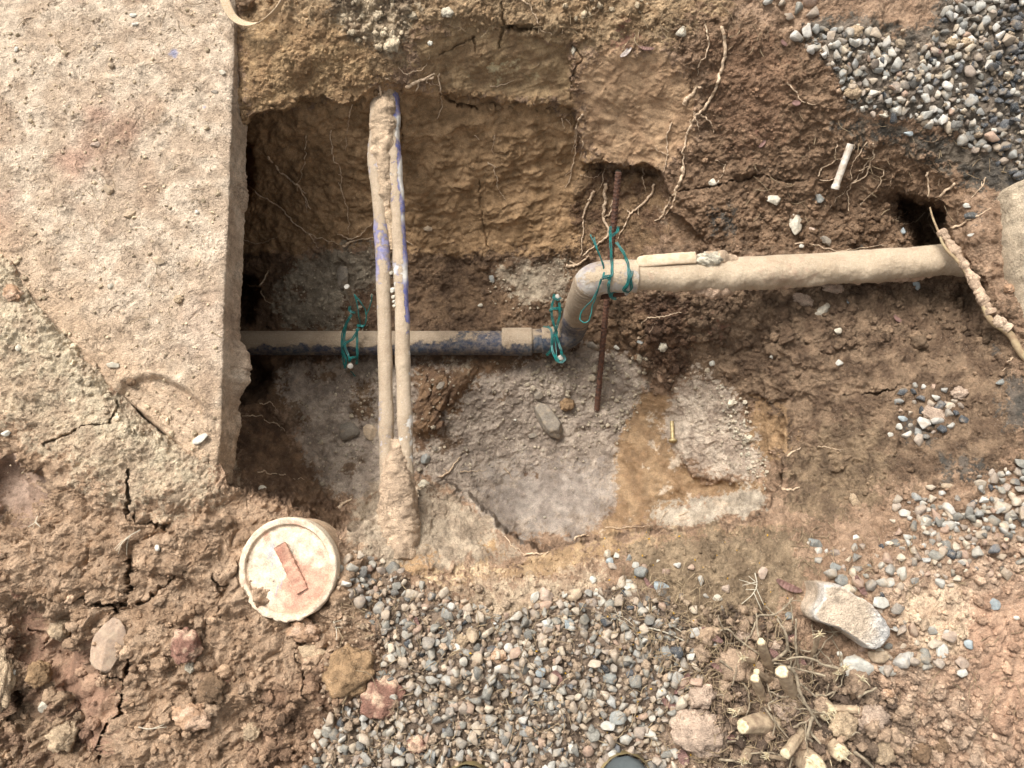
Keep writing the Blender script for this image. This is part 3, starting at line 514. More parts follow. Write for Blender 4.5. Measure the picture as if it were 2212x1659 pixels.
# ------------------------------------------------------------------ concrete slab under a crust of dried mud
def slab():
    ys = np.arange(P(480, 1042, 0)[1], 1.75, .0022)
    # arris and drip line in survey units, as functions of the row
    A = np.array([(507,-300),(507,57),(497,300),(489,551),(483,650),(479,800),(475,950),(466,1010),(462,1060),(462,1400)], float)
    B = np.array([(511,-300),(512,60),(515,200),(522,270),(526,310),(520,340),(530,380),(533,430),(527,455),(516,480),(511,551),(508,620),(512,690),(518,735),(536,765),(538,820),(520,850),(511,875),(518,915),(510,945),(500,985),(490,1035),(486,1200)], float)
    PA = P(A[:, 0], A[:, 1], 0.0); PB = P(B[:, 0], B[:, 1], -.075)
    xa = np.interp(ys, PA[::-1, 1], PA[::-1, 0]); xb = np.interp(ys, PB[::-1, 1], PB[::-1, 0])
    xa = xa + .0016 * perlin(np.stack([ys * 60, ys * 0, ys * 0], -1)) + .0014 * perlin(np.stack([ys * 160, ys * 0, ys * 0], -1))
    xb = xb + .004 * perlin(np.stack([ys * 70, ys * 0 + 5, ys * 0], -1)) + .003 * perlin(np.stack([ys * 190, ys * 0 + 5, ys * 0], -1)); xb = np.maximum(xb, xa + .002)
    us = np.concatenate([[-9, -4, -2.2], np.arange(-1.5, -.9, .01), np.arange(-.9, 0, .0022)]) # distance left of arris
    nT = len(us); cols = []
    top = np.zeros((len(ys), nT, 3)); top[..., 0] = xa[:, None] + us[None, :]; top[..., 1] = ys[:, None]
    p = top.copy(); q = p + .008 * np.stack([perlin(p * 40), perlin(p * 40 + 9), p[..., 2] * 0], -1)
    h1, _, _ = lumps(q / .045); h2, _, _ = lumps(q / .016 + 4); h3, _, _ = lumps(p / .007)
    pa = sstep(-.1, .5, fbm(p * 11 + 3, 3)); pb = sstep(0, .5, fbm(p * 22 + 60, 3))
    near = np.clip(-us / .05, 0, 1)[None, :]
    z = .005 * fbm(p * 9, 5, .5) + .0060 * h1 * pa * near + .0032 * h2 * pb * (.3 + .7 * near) + .0022 * h3 * (.3 + .7 * pa) + .0011 * fbm(p * 130, 3, .65) - .003 * near * sstep(.9, 1, 1 - np.abs(fbm(q * 14 + 33, 4, .6))) * pa
    # heel print pressed into the mud
    hx, hy = P(345, 893, 0)[:2]; ang = R(-28); dx = p[..., 0] - hx; dy = p[..., 1] - hy; a = dx * math.cos(ang) + dy * math.sin(ang); b = -dx * math.sin(ang) + dy * math.cos(ang)
    e = np.sqrt((a / .088) ** 2 + (b / .062) ** 2) + .05 * perlin(p * 60); inn = sstep(1.05, .9, e)
    tread = .0022 * sstep(.25, .6, np.abs(np.sin(b * 2 * math.pi / .036))) * sstep(.1, .2, np.abs(np.sin(a * math.pi / .05)))
    z = z * (1 - inn * .85) + inn * (-.010 + tread + .0006 * perlin(p * 200)) + .009 * np.exp(-((e - 1.12) / .1) ** 2) * (.6 + .8 * fbm(p * 40, 2))
    top[..., 2] = z; edge = np.exp(us / .004)[None, :]; top[..., 2] -= .004 * edge
    # upright face with lumpy squeezed-out edge and underside
    ws = np.concatenate([np.linspace(0.02, 1, 34), [1.06, 1.1, 1.12]]); face = np.zeros((len(ys), len(ws), 3))
    f = np.clip(ws, 0, 1); prof = .35 * f + .65 * sstep(.45, 1, f)
    face[..., 0] = xa[:, None] + (xb - xa)[:, None] * prof[None, :]; face[..., 1] = ys[:, None]; face[..., 2] = -.004 - f[None, :] * .078
    face[:, 34:, 0] = xb[:, None] - np.array([.01, .08, .5])[None, :]; face[:, 34:, 2] = -.088
    lp, _, _ = lumps(face / .02 + 2); amp = (sstep(.3, .9, f) * .011 + .0012)[None, :]; amp = amp * (f <= 1) * np.array([1] * 34 + [.5, 0, 0])[None, :]
    lift = (xb - xa) / .05
    face[..., 0] += lp * amp * np.clip(lift, .2, 1)[:, None] + .0008 * fbm(face * 160, 2)
    V = np.concatenate([top, face], 1); n, m = V.shape[:2]
    _ds = (V[..., 1] - P(0, 560, 0)[1]) * -1 - (V[..., 0] - P(0, 560, 0)[0]) * .82; V[..., 2] -= .14 * sstep(.05, .11, _ds) * (V[..., 0] < -.56)
    pink = sstep(.05, .5, fbm(V * 3.5 + 12, 4))[..., None] * sstep(-.1, -.5, V[..., 0] + .35)[..., None]
    mot = sstep(-.3, .3, fbm(V * 16, 4))[..., None]
    c = lin(204, 184, 160) * mot + lin(184, 162, 138) * (1 - mot); c = c * (1 - pink) + pink * lin(178, 146, 124)
    dk = sstep(.62, .8, fbm(V * 6 + 70, 3) + .25)[..., None]; c = c * (1 - dk * .35) + dk * .35 * lin(150, 122, 98)
    ds = (V[..., 1] - P(0, 560, 0)[1]) * -1 - (V[..., 0] - P(0, 560, 0)[0]) * .82; south = sstep(-.16, .03, ds + .04 * perlin(V * 12) + .03 * perlin(V * 40))[..., None]; c = c * (1 - .7 * south) + .7 * south * lin(194, 166, 136)
    for bx, by, br in ((375, 115, 12), (443, 232, 4)):
        bp = P(bx, by, 0); dd = np.hypot(V[..., 0] - bp[0], V[..., 1] - bp[1]) / (br * .00086); mk = (sstep(1.2, .4, dd + .5 * perlin(V * 150)) * .6)[..., None]; c = c * (1 - mk) + mk * lin(120, 136, 178)
    o = mesh_np('concrete_slab', V.reshape(-1, 3), gridfaces(n, m), M['soil'], col=c.reshape(-1, 3), wet=np.zeros(n * m))
    tag(o, 'pale concrete slab crusted with dried mud, its straight edge beside the hole', 'slab'); return top, us, ys, xa
SLAB = slab()
_stop, _su, _sy, _sxa = SLAB
def SS(px, py):
    """point on top of the slab"""
    p = P(px, py, 0)
    if p[1] < _sy[0]: return np.array([0, 0, -9.])
    j = int(np.clip(np.searchsorted(_sy, p[1]), 0, len(_sy) - 1)); i = int(np.clip(np.searchsorted(_su, p[0] - _sxa[j]), 0, len(_su) - 1)); return _stop[j, i].copy()
def on_slab(px, py): return px < 478 and not (py > 560 + .0 and py > 560 + (px) * .95 + 20)
def ground_pt(px, py):
    s = S(px, py)
    if px < 500:
        t = SS(px, py)
        if t[2] > s[2]: return t, np.array([0, 0, 1.]), lin(196, 176, 146)
    return s, SN(px, py), SC(px, py)

# ------------------------------------------------------------------ stones and clods
def ico(sub):
    import bmesh
    bm = bmesh.new(); bmesh.ops.create_icosphere(bm, subdivisions=sub, radius=1); V = np.array([v.co[:] for v in bm.verts]); F = np.array([[v.index for v in f.verts] for f in bm.faces]); bm.free(); return V, F
ICO = {s: ico(s) for s in (1, 2, 3, 4)}
def rock_shape(rs, sub=2, cuts=10, lo=.55, hi=.9, nz=.04, sc=(1, .8, .65)):
    V, F = ICO[sub]; V = V.copy()
    for _ in range(cuts):
        n = rs.normal(size=3); n /= np.linalg.norm(n); d = rs.uniform(lo, hi); ex = np.maximum(0, V @ n - d); V = V - ex[:, None] * n
    V = V * (1 + nz * fbm(V * 3 + rs.rand() * 50, 3)[:, None]); V *= np.array(sc) * rs.uniform(.85, 1.15, 3); return V / np.abs(V[:, :2]).max(), F
def clod_shape(rs, sub=3, sc=(1, .85, .7), amp=.5):
    V, F = ICO[sub]; o = rs.rand(3) * 60; h, _, _ = lumps(V * 1.7 + o); h2, _, _ = lumps(V * 4 + o); h3, _, _ = lumps(V * 9 + o); r = .62 + amp * h + .22 * amp * h2 * 2 + .12 * fbm(V * 3 + o, 3) + (.10 * h3 + .07 * fbm(V * 11 + o, 3) if sub > 2 else 0); V = V * r[:, None] * np.array(sc) * rs.uniform(.85, 1.15, 3); return V / np.abs(V[:, :2]).max(), F
def rmat(rs, tiltmax=.6):
    a = rs.uniform(0, 2 * math.pi); t = rs.uniform(0, tiltmax); b = rs.uniform(0, 2 * math.pi)
    return np.array((Matrix.Rotation(a, 3, 'Z') @ Matrix.Rotation(t, 3, Vector((math.cos(b), math.sin(b), 0)))))
def scatter_stuff(name, items, protos, mat, label, cat, wetv=0):
    """items: (point, size, colour)"""
    n = len(items); Vs, Fs, Cs = [], [], []; off = 0; rs = np.random.RandomState(5)
    for p, s, c in items:
        pr0 = CPB if (s > .0075 and name == 'soil_crumbs') else protos; V, F = pr0[rs.randint(len(pr0))]; W = (V * s) @ rmat(rs, 1.2).T + p; Vs.append(W); Fs.append(F + off); off += len(V); Cs.append(np.tile(c, (len(V), 1)))
    o = mesh_np(name, np.vstack(Vs), np.vstack(Fs), mat, col=np.vstack(Cs), wet=np.full(off, wetv), smooth=(name != 'gravel'))
    return tag(o, label, cat, kind='stuff')
def inpoly(pts, x, y): return poly_mask(pts, np.array([x]), np.array([y]))[0] > .5
def darts(poly, spacing, n, rs, jitter=.25):
    xs = [p[0] for p in poly]; ys = [p[1] for p in poly]; X = rs.uniform(min(xs), max(xs), n); Y = rs.uniform(min(ys), max(ys), n); m = poly_mask(poly, X, Y) > .5; X, Y = X[m], Y[m]
    cell = {}; out = []
    for x, y in zip(X, Y):
        sp = spacing * (1 + jitter * rs.uniform(-1, 1)); i, j = int(x // spacing), int(y // spacing); ok = True
        for a in (-1, 0, 1):
            for b in (-1, 0, 1):
                for (u, v) in cell.get((i + a, j + b), ()):
                    if (u - x) ** 2 + (v - y) ** 2 < sp * sp: ok = False; break
                if not ok: break
            if not ok: break
        if ok: cell.setdefault((i, j), []).append((x, y)); out.append((x, y))
    return out
def hull_stone(seed, npts=13, bev=.07):
    import bmesh
    r_ = np.random.RandomState(seed); bm = bmesh.new(); q = r_.normal(size=(npts, 3)); q /= np.linalg.norm(q, axis=1, keepdims=True); q *= r_.uniform(.8, 1.05, (npts, 1)); q *= np.array([1, r_.uniform(.62, .95), r_.uniform(.5, .8)])
    for v in q: bm.verts.new(v)
    bmesh.ops.convex_hull(bm, input=bm.verts); bmesh.ops.delete(bm, geom=[v for v in bm.verts if not v.link_faces], context='VERTS')
    bmesh.ops.dissolve_limit(bm, angle_limit=R(16), verts=bm.verts, edges=bm.edges)
    bmesh.ops.bevel(bm, geom=list(bm.edges) + list(bm.verts), offset=bev, segments=1, affect='EDGES', clamp_overlap=True); bmesh.ops.triangulate(bm, faces=bm.faces)
    bmesh.ops.subdivide_edges(bm, edges=[e for e in bm.edges if e.calc_length() > .45], cuts=1, use_grid_fill=False); bmesh.ops.triangulate(bm, faces=bm.faces); bm.verts.index_update()
    V = np.array([v.co[:] for v in bm.verts]); F = np.array([[v.index for v in f.verts] for f in bm.faces]); bm.free(); V = V + .035 * np.stack([perlin(V * 2.5 + seed), perlin(V * 2.5 + seed + 5), perlin(V * 2.5 + 9)], -1)
    return V / np.abs(V[:, :2]).max(), F
rs = np.random.RandomState(21)
GP = [hull_stone(100 + k, 10 + k % 6) for k in range(30)]
GREY = [lin(156,150,138), lin(136,132,120), lin(120,116,106), lin(170,163,148), lin(108,104,96), lin(146,136,122)]
BEIG = [lin(184,168,146), lin(172,154,132), lin(166,150,132), lin(192,176,152), lin(168,140,118), lin(150,134,118)]
BLUE = [lin(182,178,166), lin(194,188,176), lin(158,156,148), lin(206,198,182), lin(142,140,132)]
DARK = [lin(70,72,74), lin(86,86,86), lin(60,62,64), lin(104,104,104)]
def gcol(rs, mixw):
    mixw = list(mixw)
    r = rs.rand() * sum(mixw); k = 0
    while r > mixw[k]: r -= mixw[k]; k += 1
    L_ = (GREY, BEIG, BLUE, DARK)[k]; return L_[rs.randint(len(L_))] * (rs.uniform(.92, 1.2) if k < 3 else 1)
G1 = [(752,1262),(800,1245),(880,1262),(960,1292),(1040,1310),(1090,1340),(1160,1300),(1240,1280),(1320,1275),(1400,1290),(1480,1350),(1500,1420),(1530,1500),(1470,1560),(1440,1900),(640,1900),(690,1560),(790,1500),(830,1440),(830,1370),(770,1310)]
G1s = [(1310,1190),(1420,1200),(1500,1230),(1580,1300),(1590,1400),(1500,1420),(1400,1300),(1330,1260)]
G2 = [(1722,70),(1760,52),(1850,60),(1930,95),(1990,120),(2035,60),(2040,-190),(2430,-190),(2430,420),(2212,395),(2150,352),(2110,330),(2060,290),(2000,270),(1950,258),(1870,240),(1822,215),(1812,170),(1780,130),(1735,110)]
G3 = [(1935,850),(1990,835),(2085,850),(2088,895),(2060,930),(1990,960),(1950,930)]
G4 = [(2110,1035),(2160,1020),(2250,985),(2430,960),(2430,1160),(2130,1150),(2090,1110)]
G5 = [(1930,1080),(2000,1075),(2090,1110),(2120,1160),(2110,1230),(2060,1270),(1990,1250),(1930,1180)]
G6 = [(1735,1165),(1800,1180),(1860,1170),(1960,1190),(1990,1260),(1900,1290),(1850,1300),(1790,1240)]
G7 = [(700,1180),(800,1200),(870,1240),(830,1300),(760,1300),(720,1260)]
G8 = [(1640,-60),(1760,-60),(1760,30),(1700,40),(1650,20)]
G9 = [(1900,1300),(1990,1350),(2050,1360),(2030,1440),(1900,1450),(1860,1400)]
gi = []
def lay(poly, sp, size, mixw, layers=2, tries=9000, dark_right=False, lift=.25, tintfn=None):
    for l in range(layers):
        for x, y in darts(poly, sp * (1 if l == 0 else 1.25), tries, rs):
            p = S(x, y); s = size * rs.choice([.55, .7, .85, 1, 1.0, 1.2, 1.45]) * rs.uniform(.9, 1.12)
            if rs.rand() < (.10 if perlin(np.array([[x / 40., y / 40., 2.]]))[0] < 0 else .45) * (1 if l else .25): continue
            w = list(mixw)
            if dark_right and x > 2120 + 40 * math.sin(y / 40.): w = [1, .3, .8, 5]
            c = gcol(rs, w)
            gi.append((p + SN(x, y) * s * (lift + .75 * l), s, c))
lay(G1, 15.5, .0089, (5.4, 3.8, .9, .5), 2, 16000)
lay(G1s, 34, .0095, (4, 3, 2, .5), 1, 900)
lay(G2, 15.8, .0094, (2.5, 3, 5, .7), 2, 15000, True)
lay(G3, 20, .010, (3, 3, 3, 2), 1, 1500); lay(G4, 16, .0098, (3, 3, 3, .6), 2, 2500); lay(G5, 18, .0092, (3, 5, 2.5, .2), 1, 3000)
lay(G6, 22, .0098, (4, 4, 2, .2), 1, 1500); lay([(2000,1050),(2120,1090),(2250,1160),(2250,1260),(2090,1240),(1980,1130)], 21, .0092, (3, 5, 2, .2), 1, 1500); lay(G7, 19, .010, (4, 5, .5, .1), 1, 1500); lay(G8, 26, .012, (2, 3, 3, .3), 1, 500); lay(G9, 26, .011, (3, 4, 2, .2), 1, 600)
scatter_stuff('gravel', gi, GP, M['stone'], 'grey and beige crushed gravel spread round the hole', 'gravel')
# crumbs of dry earth
CP = [clod_shape(np.random.RandomState(200 + k), 2, (1, .8, .7), 1.0) for k in range(8)] + [hull_stone(300 + k, 8 + k % 5, .10) for k in range(16)]
CPB = [clod_shape(np.random.RandomState(400 + k), 3, (1, .8, .7), .95) for k in range(14)]
ci = []
def crumbs(poly, sp, smin, smax, bright=1.12, tries=6000, colr=None, big=.06, up=0):
    for x, y in darts(poly, sp, tries, rs, .6):
        if perlin(np.array([[x / 33., y / 33., 7.]]))[0] + .5 * perlin(np.array([[x / 11., y / 11., 4.]]))[0] < rs.uniform(-.75, .3): continue
        p, n, c = ground_pt(x, y); s = (smin * .8 + (smax * 1.3 - smin * .8) * rs.rand() ** 2.2) * (1.8 if rs.rand() < big else 1)
        c = (c * rs.uniform(bright - .3, bright + .25)) if colr is None else (desat(lin(*colr), .1) * .75 + .25 * c) * rs.uniform(.8, 1.2)
        ci.append((p + n * (s * .3 + up), s, np.clip(c, 0, .8)))
crumbs([(0,-60),(480,-60),(470,940),(330,900),(0,560)], 13, .0010, .0028, 1.15, 6000)
crumbs([(0,-60),(480,-60),(470,940),(330,900),(0,560)], 30, .002, .0048, 1.12, 900, None, 0)
crumbs([(-50,600),(120,760),(480,1040),(760,1160),(800,1300),(650,1750),(-50,1750)], 17, .0012, .0034, 1.12, 7000)
crumbs([(500,-100),(1600,-100),(1600,40),(1250,90),(900,60),(860,150),(740,210),(520,250)], 13, .0016, .0042, 1.2, 5000)
crumbs([(720,-100),(900,-100),(890,60),(850,120),(800,110),(730,60)], 15, .003, .0098, 1.3, 1500, (214,194,166))
crumbs([(1120,-60),(1500,-60),(1480,20),(1350,40),(1200,40)], 22, .004, .0085, 1.3, 500, (202,182,154))
crumbs([(1440,40),(1830,60),(1830,260),(2050,400),(2050,520),(1450,540),(1510,300)], 16, .0014, .004, 1.2, 7000)
crumbs([(1410,620),(2100,620),(2220,760),(2220,1100),(1720,1130),(1640,900),(1430,790)], 15, .0014, .0042, 1.15, 9000)
for pl, sp, n in (([(600,800),(760,780),(1000,790),(1290,740),(1385,790),(1400,860),(1340,960),(1250,1010),(950,1040),(850,1000),(800,1090),(700,1060)], 10.5, 9000),
                  ([(610,580),(680,545),(800,530),(880,560),(790,720),(600,700)], 13, 2500), ([(1460,800),(1530,800),(1620,920),(1660,1010),(1640,1060),(1560,1000),(1440,850)], 9, 4000), ([(1050,570),(1240,560),(1240,700),(1060,660)], 13, 1500)):
    crumbs(pl, sp, .0014, .0038, 1.2, n, (188,172,150), .1)
crumbs([(1180,760),(1400,770),(1400,860),(1330,940),(1200,900),(1120,850)], 11, .003, .0065, 1.2, 2500, (184,168,146), .08)
crumbs([(1540,820),(1610,860),(1660,1000),(1660,1060),(1610,1020),(1570,900)], 11, .003, .006, 1.2, 1200, (208,196,176), .1)
crumbs([(1000,970),(1350,960),(1320,1080),(1260,1140),(1080,1130)], 26, .001, .0024, 1.2, 1500, (176,164,148))
crumbs([(600,1060),(800,1170),(900,1240),(1300,1180),(1720,1140),(1760,1240),(1500,1260),(1300,1290),(950,1290),(740,1230)], 13, .0014, .004, 1.25, 5000)
crumbs([(1870,1190),(2400,1130),(2400,1750),(1350,1750),(1560,1480),(1950,1400)], 11, .0022, .0065, 1.12, 9000, None, .12)
crumbs([(1560,1600),(1700,1480),(2000,1500),(2260,1540),(2260,1750),(1500,1750)], 22, .007, .013, 1.0, 2500)
crumbs([(0,1400),(130,1480),(160,1750),(0,1750)], 30, .007, .014, 1.0, 400); crumbs([(560,1500),(800,1400),(700,1560),(650,1750),(520,1750)], 28, .006, .013, .95, 500)
crumbs([(740,1240),(1540,1300),(1520,1700),(650,1700)], 10, .0018, .0055, 1.5, 14000, (184,158,134), .1, .005)
crumbs([(1730,70),(2212,60),(2212,360),(1960,260),(1820,180)], 15, .0018, .006, 1.5, 2500, (178,156,132), .1, .004)
crumbs(STUMPQ, 30, .008, .018, 1.3, 1500, (176,148,124), .1, .006)
crumbs(STUMPQ, 15, .003, .009, 1.2, 3500, (170,142,118), .1, .003)
crumbs([(1420,625),(2090,620),(2150,740),(1700,760),(1420,760)], 17, .003, .011, 1.0, 2500)
crumbs([(1320,640),(1500,640),(1500,800),(1420,840),(1360,760)], 15, .004, .011, .95, 1200)
crumbs([(1600,420),(2050,440),(2050,530),(1480,540)], 16, .003, .009, 1.0, 2500)
crumbs([(0,1150),(300,1280),(600,1350),(820,1400),(650,1750),(0,1750)], 26, .004, .012, 1.05, 2500)
crumbs([(0,500),(120,650),(300,860),(470,960),(480,1010),(300,960),(100,780),(0,640)], 12, .0018, .006, 1.1, 1500)
crumbs([(520,250),(590,222),(650,200),(740,212),(800,190),(870,178),(870,205),(800,222),(740,240),(650,225),(590,246),(530,285)], 9, .003, .009, 1.0, 900)
crumbs([(880,190),(1240,215),(1245,245),(1100,240),(900,220)], 14, .003, .009, .95, 700)
scatter_stuff('soil_crumbs', ci, CP, M['clod'], 'small dry crumbs and grit of earth scattered over the dig', 'soil crumbs')

PAL = dict(tan=(190,160,126), pale=(206,192,170), white=(212,204,190), grey=(140,140,136), dark=(84,84,84), brown=(132,102,74), pink=(190,160,138), red=(148,102,84), orange=(188,144,108), blue=(160,170,176), ochre=(160,124,84), silt=(136,121,104), conc=(196,190,180))
def stone(name, c, x, y, rx, ry, rot_, colr, label, cat, kind='rock', h=.6, sink=.25, seed=None, group=None, z=None, sub=4):
    px, py = T(c, x, y); k = CR[c][2]; p, n, _ = ground_pt(px, py)
    if z is not None: p = P(px, py, z)
    mpp = (CAM_H - p[2]) / FPX; sx, sy = rx * k * mpp, ry * k * mpp; sd = seed if seed is not None else int(x * 7 + y * 13) % 9999; r_ = np.random.RandomState(sd)
    V, F = rock_shape(r_, sub, 13, .5, .88, .07, (1, 1, 1)) if kind == 'rock' else clod_shape(r_, sub, (1, 1, 1), .5)
    V = V / np.abs(V).max(0); V = V * np.array([sx, sy, h * min(sx, sy)]); a = R(-rot_); ca, sa = math.cos(a), math.sin(a); V = V @ np.array([[ca, sa, 0], [-sa, ca, 0], [0, 0, 1]])
    V = V + p + np.array([0, 0, 1]) * h * min(sx, sy) * (1 - 2 * sink); base = desat(lin(*PAL[colr]) if isinstance(colr, str) else lin(*colr), .22)
    mo = sstep(-.3, .3, fbm(V * 40 + sd, 3))[:, None]; cc = base * (.85 + .25 * mo)
    if colr in ('red', 'orange'): mo = sstep(-.1, .3, fbm(V * 45 + sd, 3))[:, None]; cc = base * (1 - mo) + mo * lin(208, 176, 148)
    o = mesh_np(name, V, F, M['stone'] if kind == 'rock' else M['clod'], col=cc, wet=np.zeros(len(V)), smooth=True)
    recentre(o); return tag(o, label, cat, group)
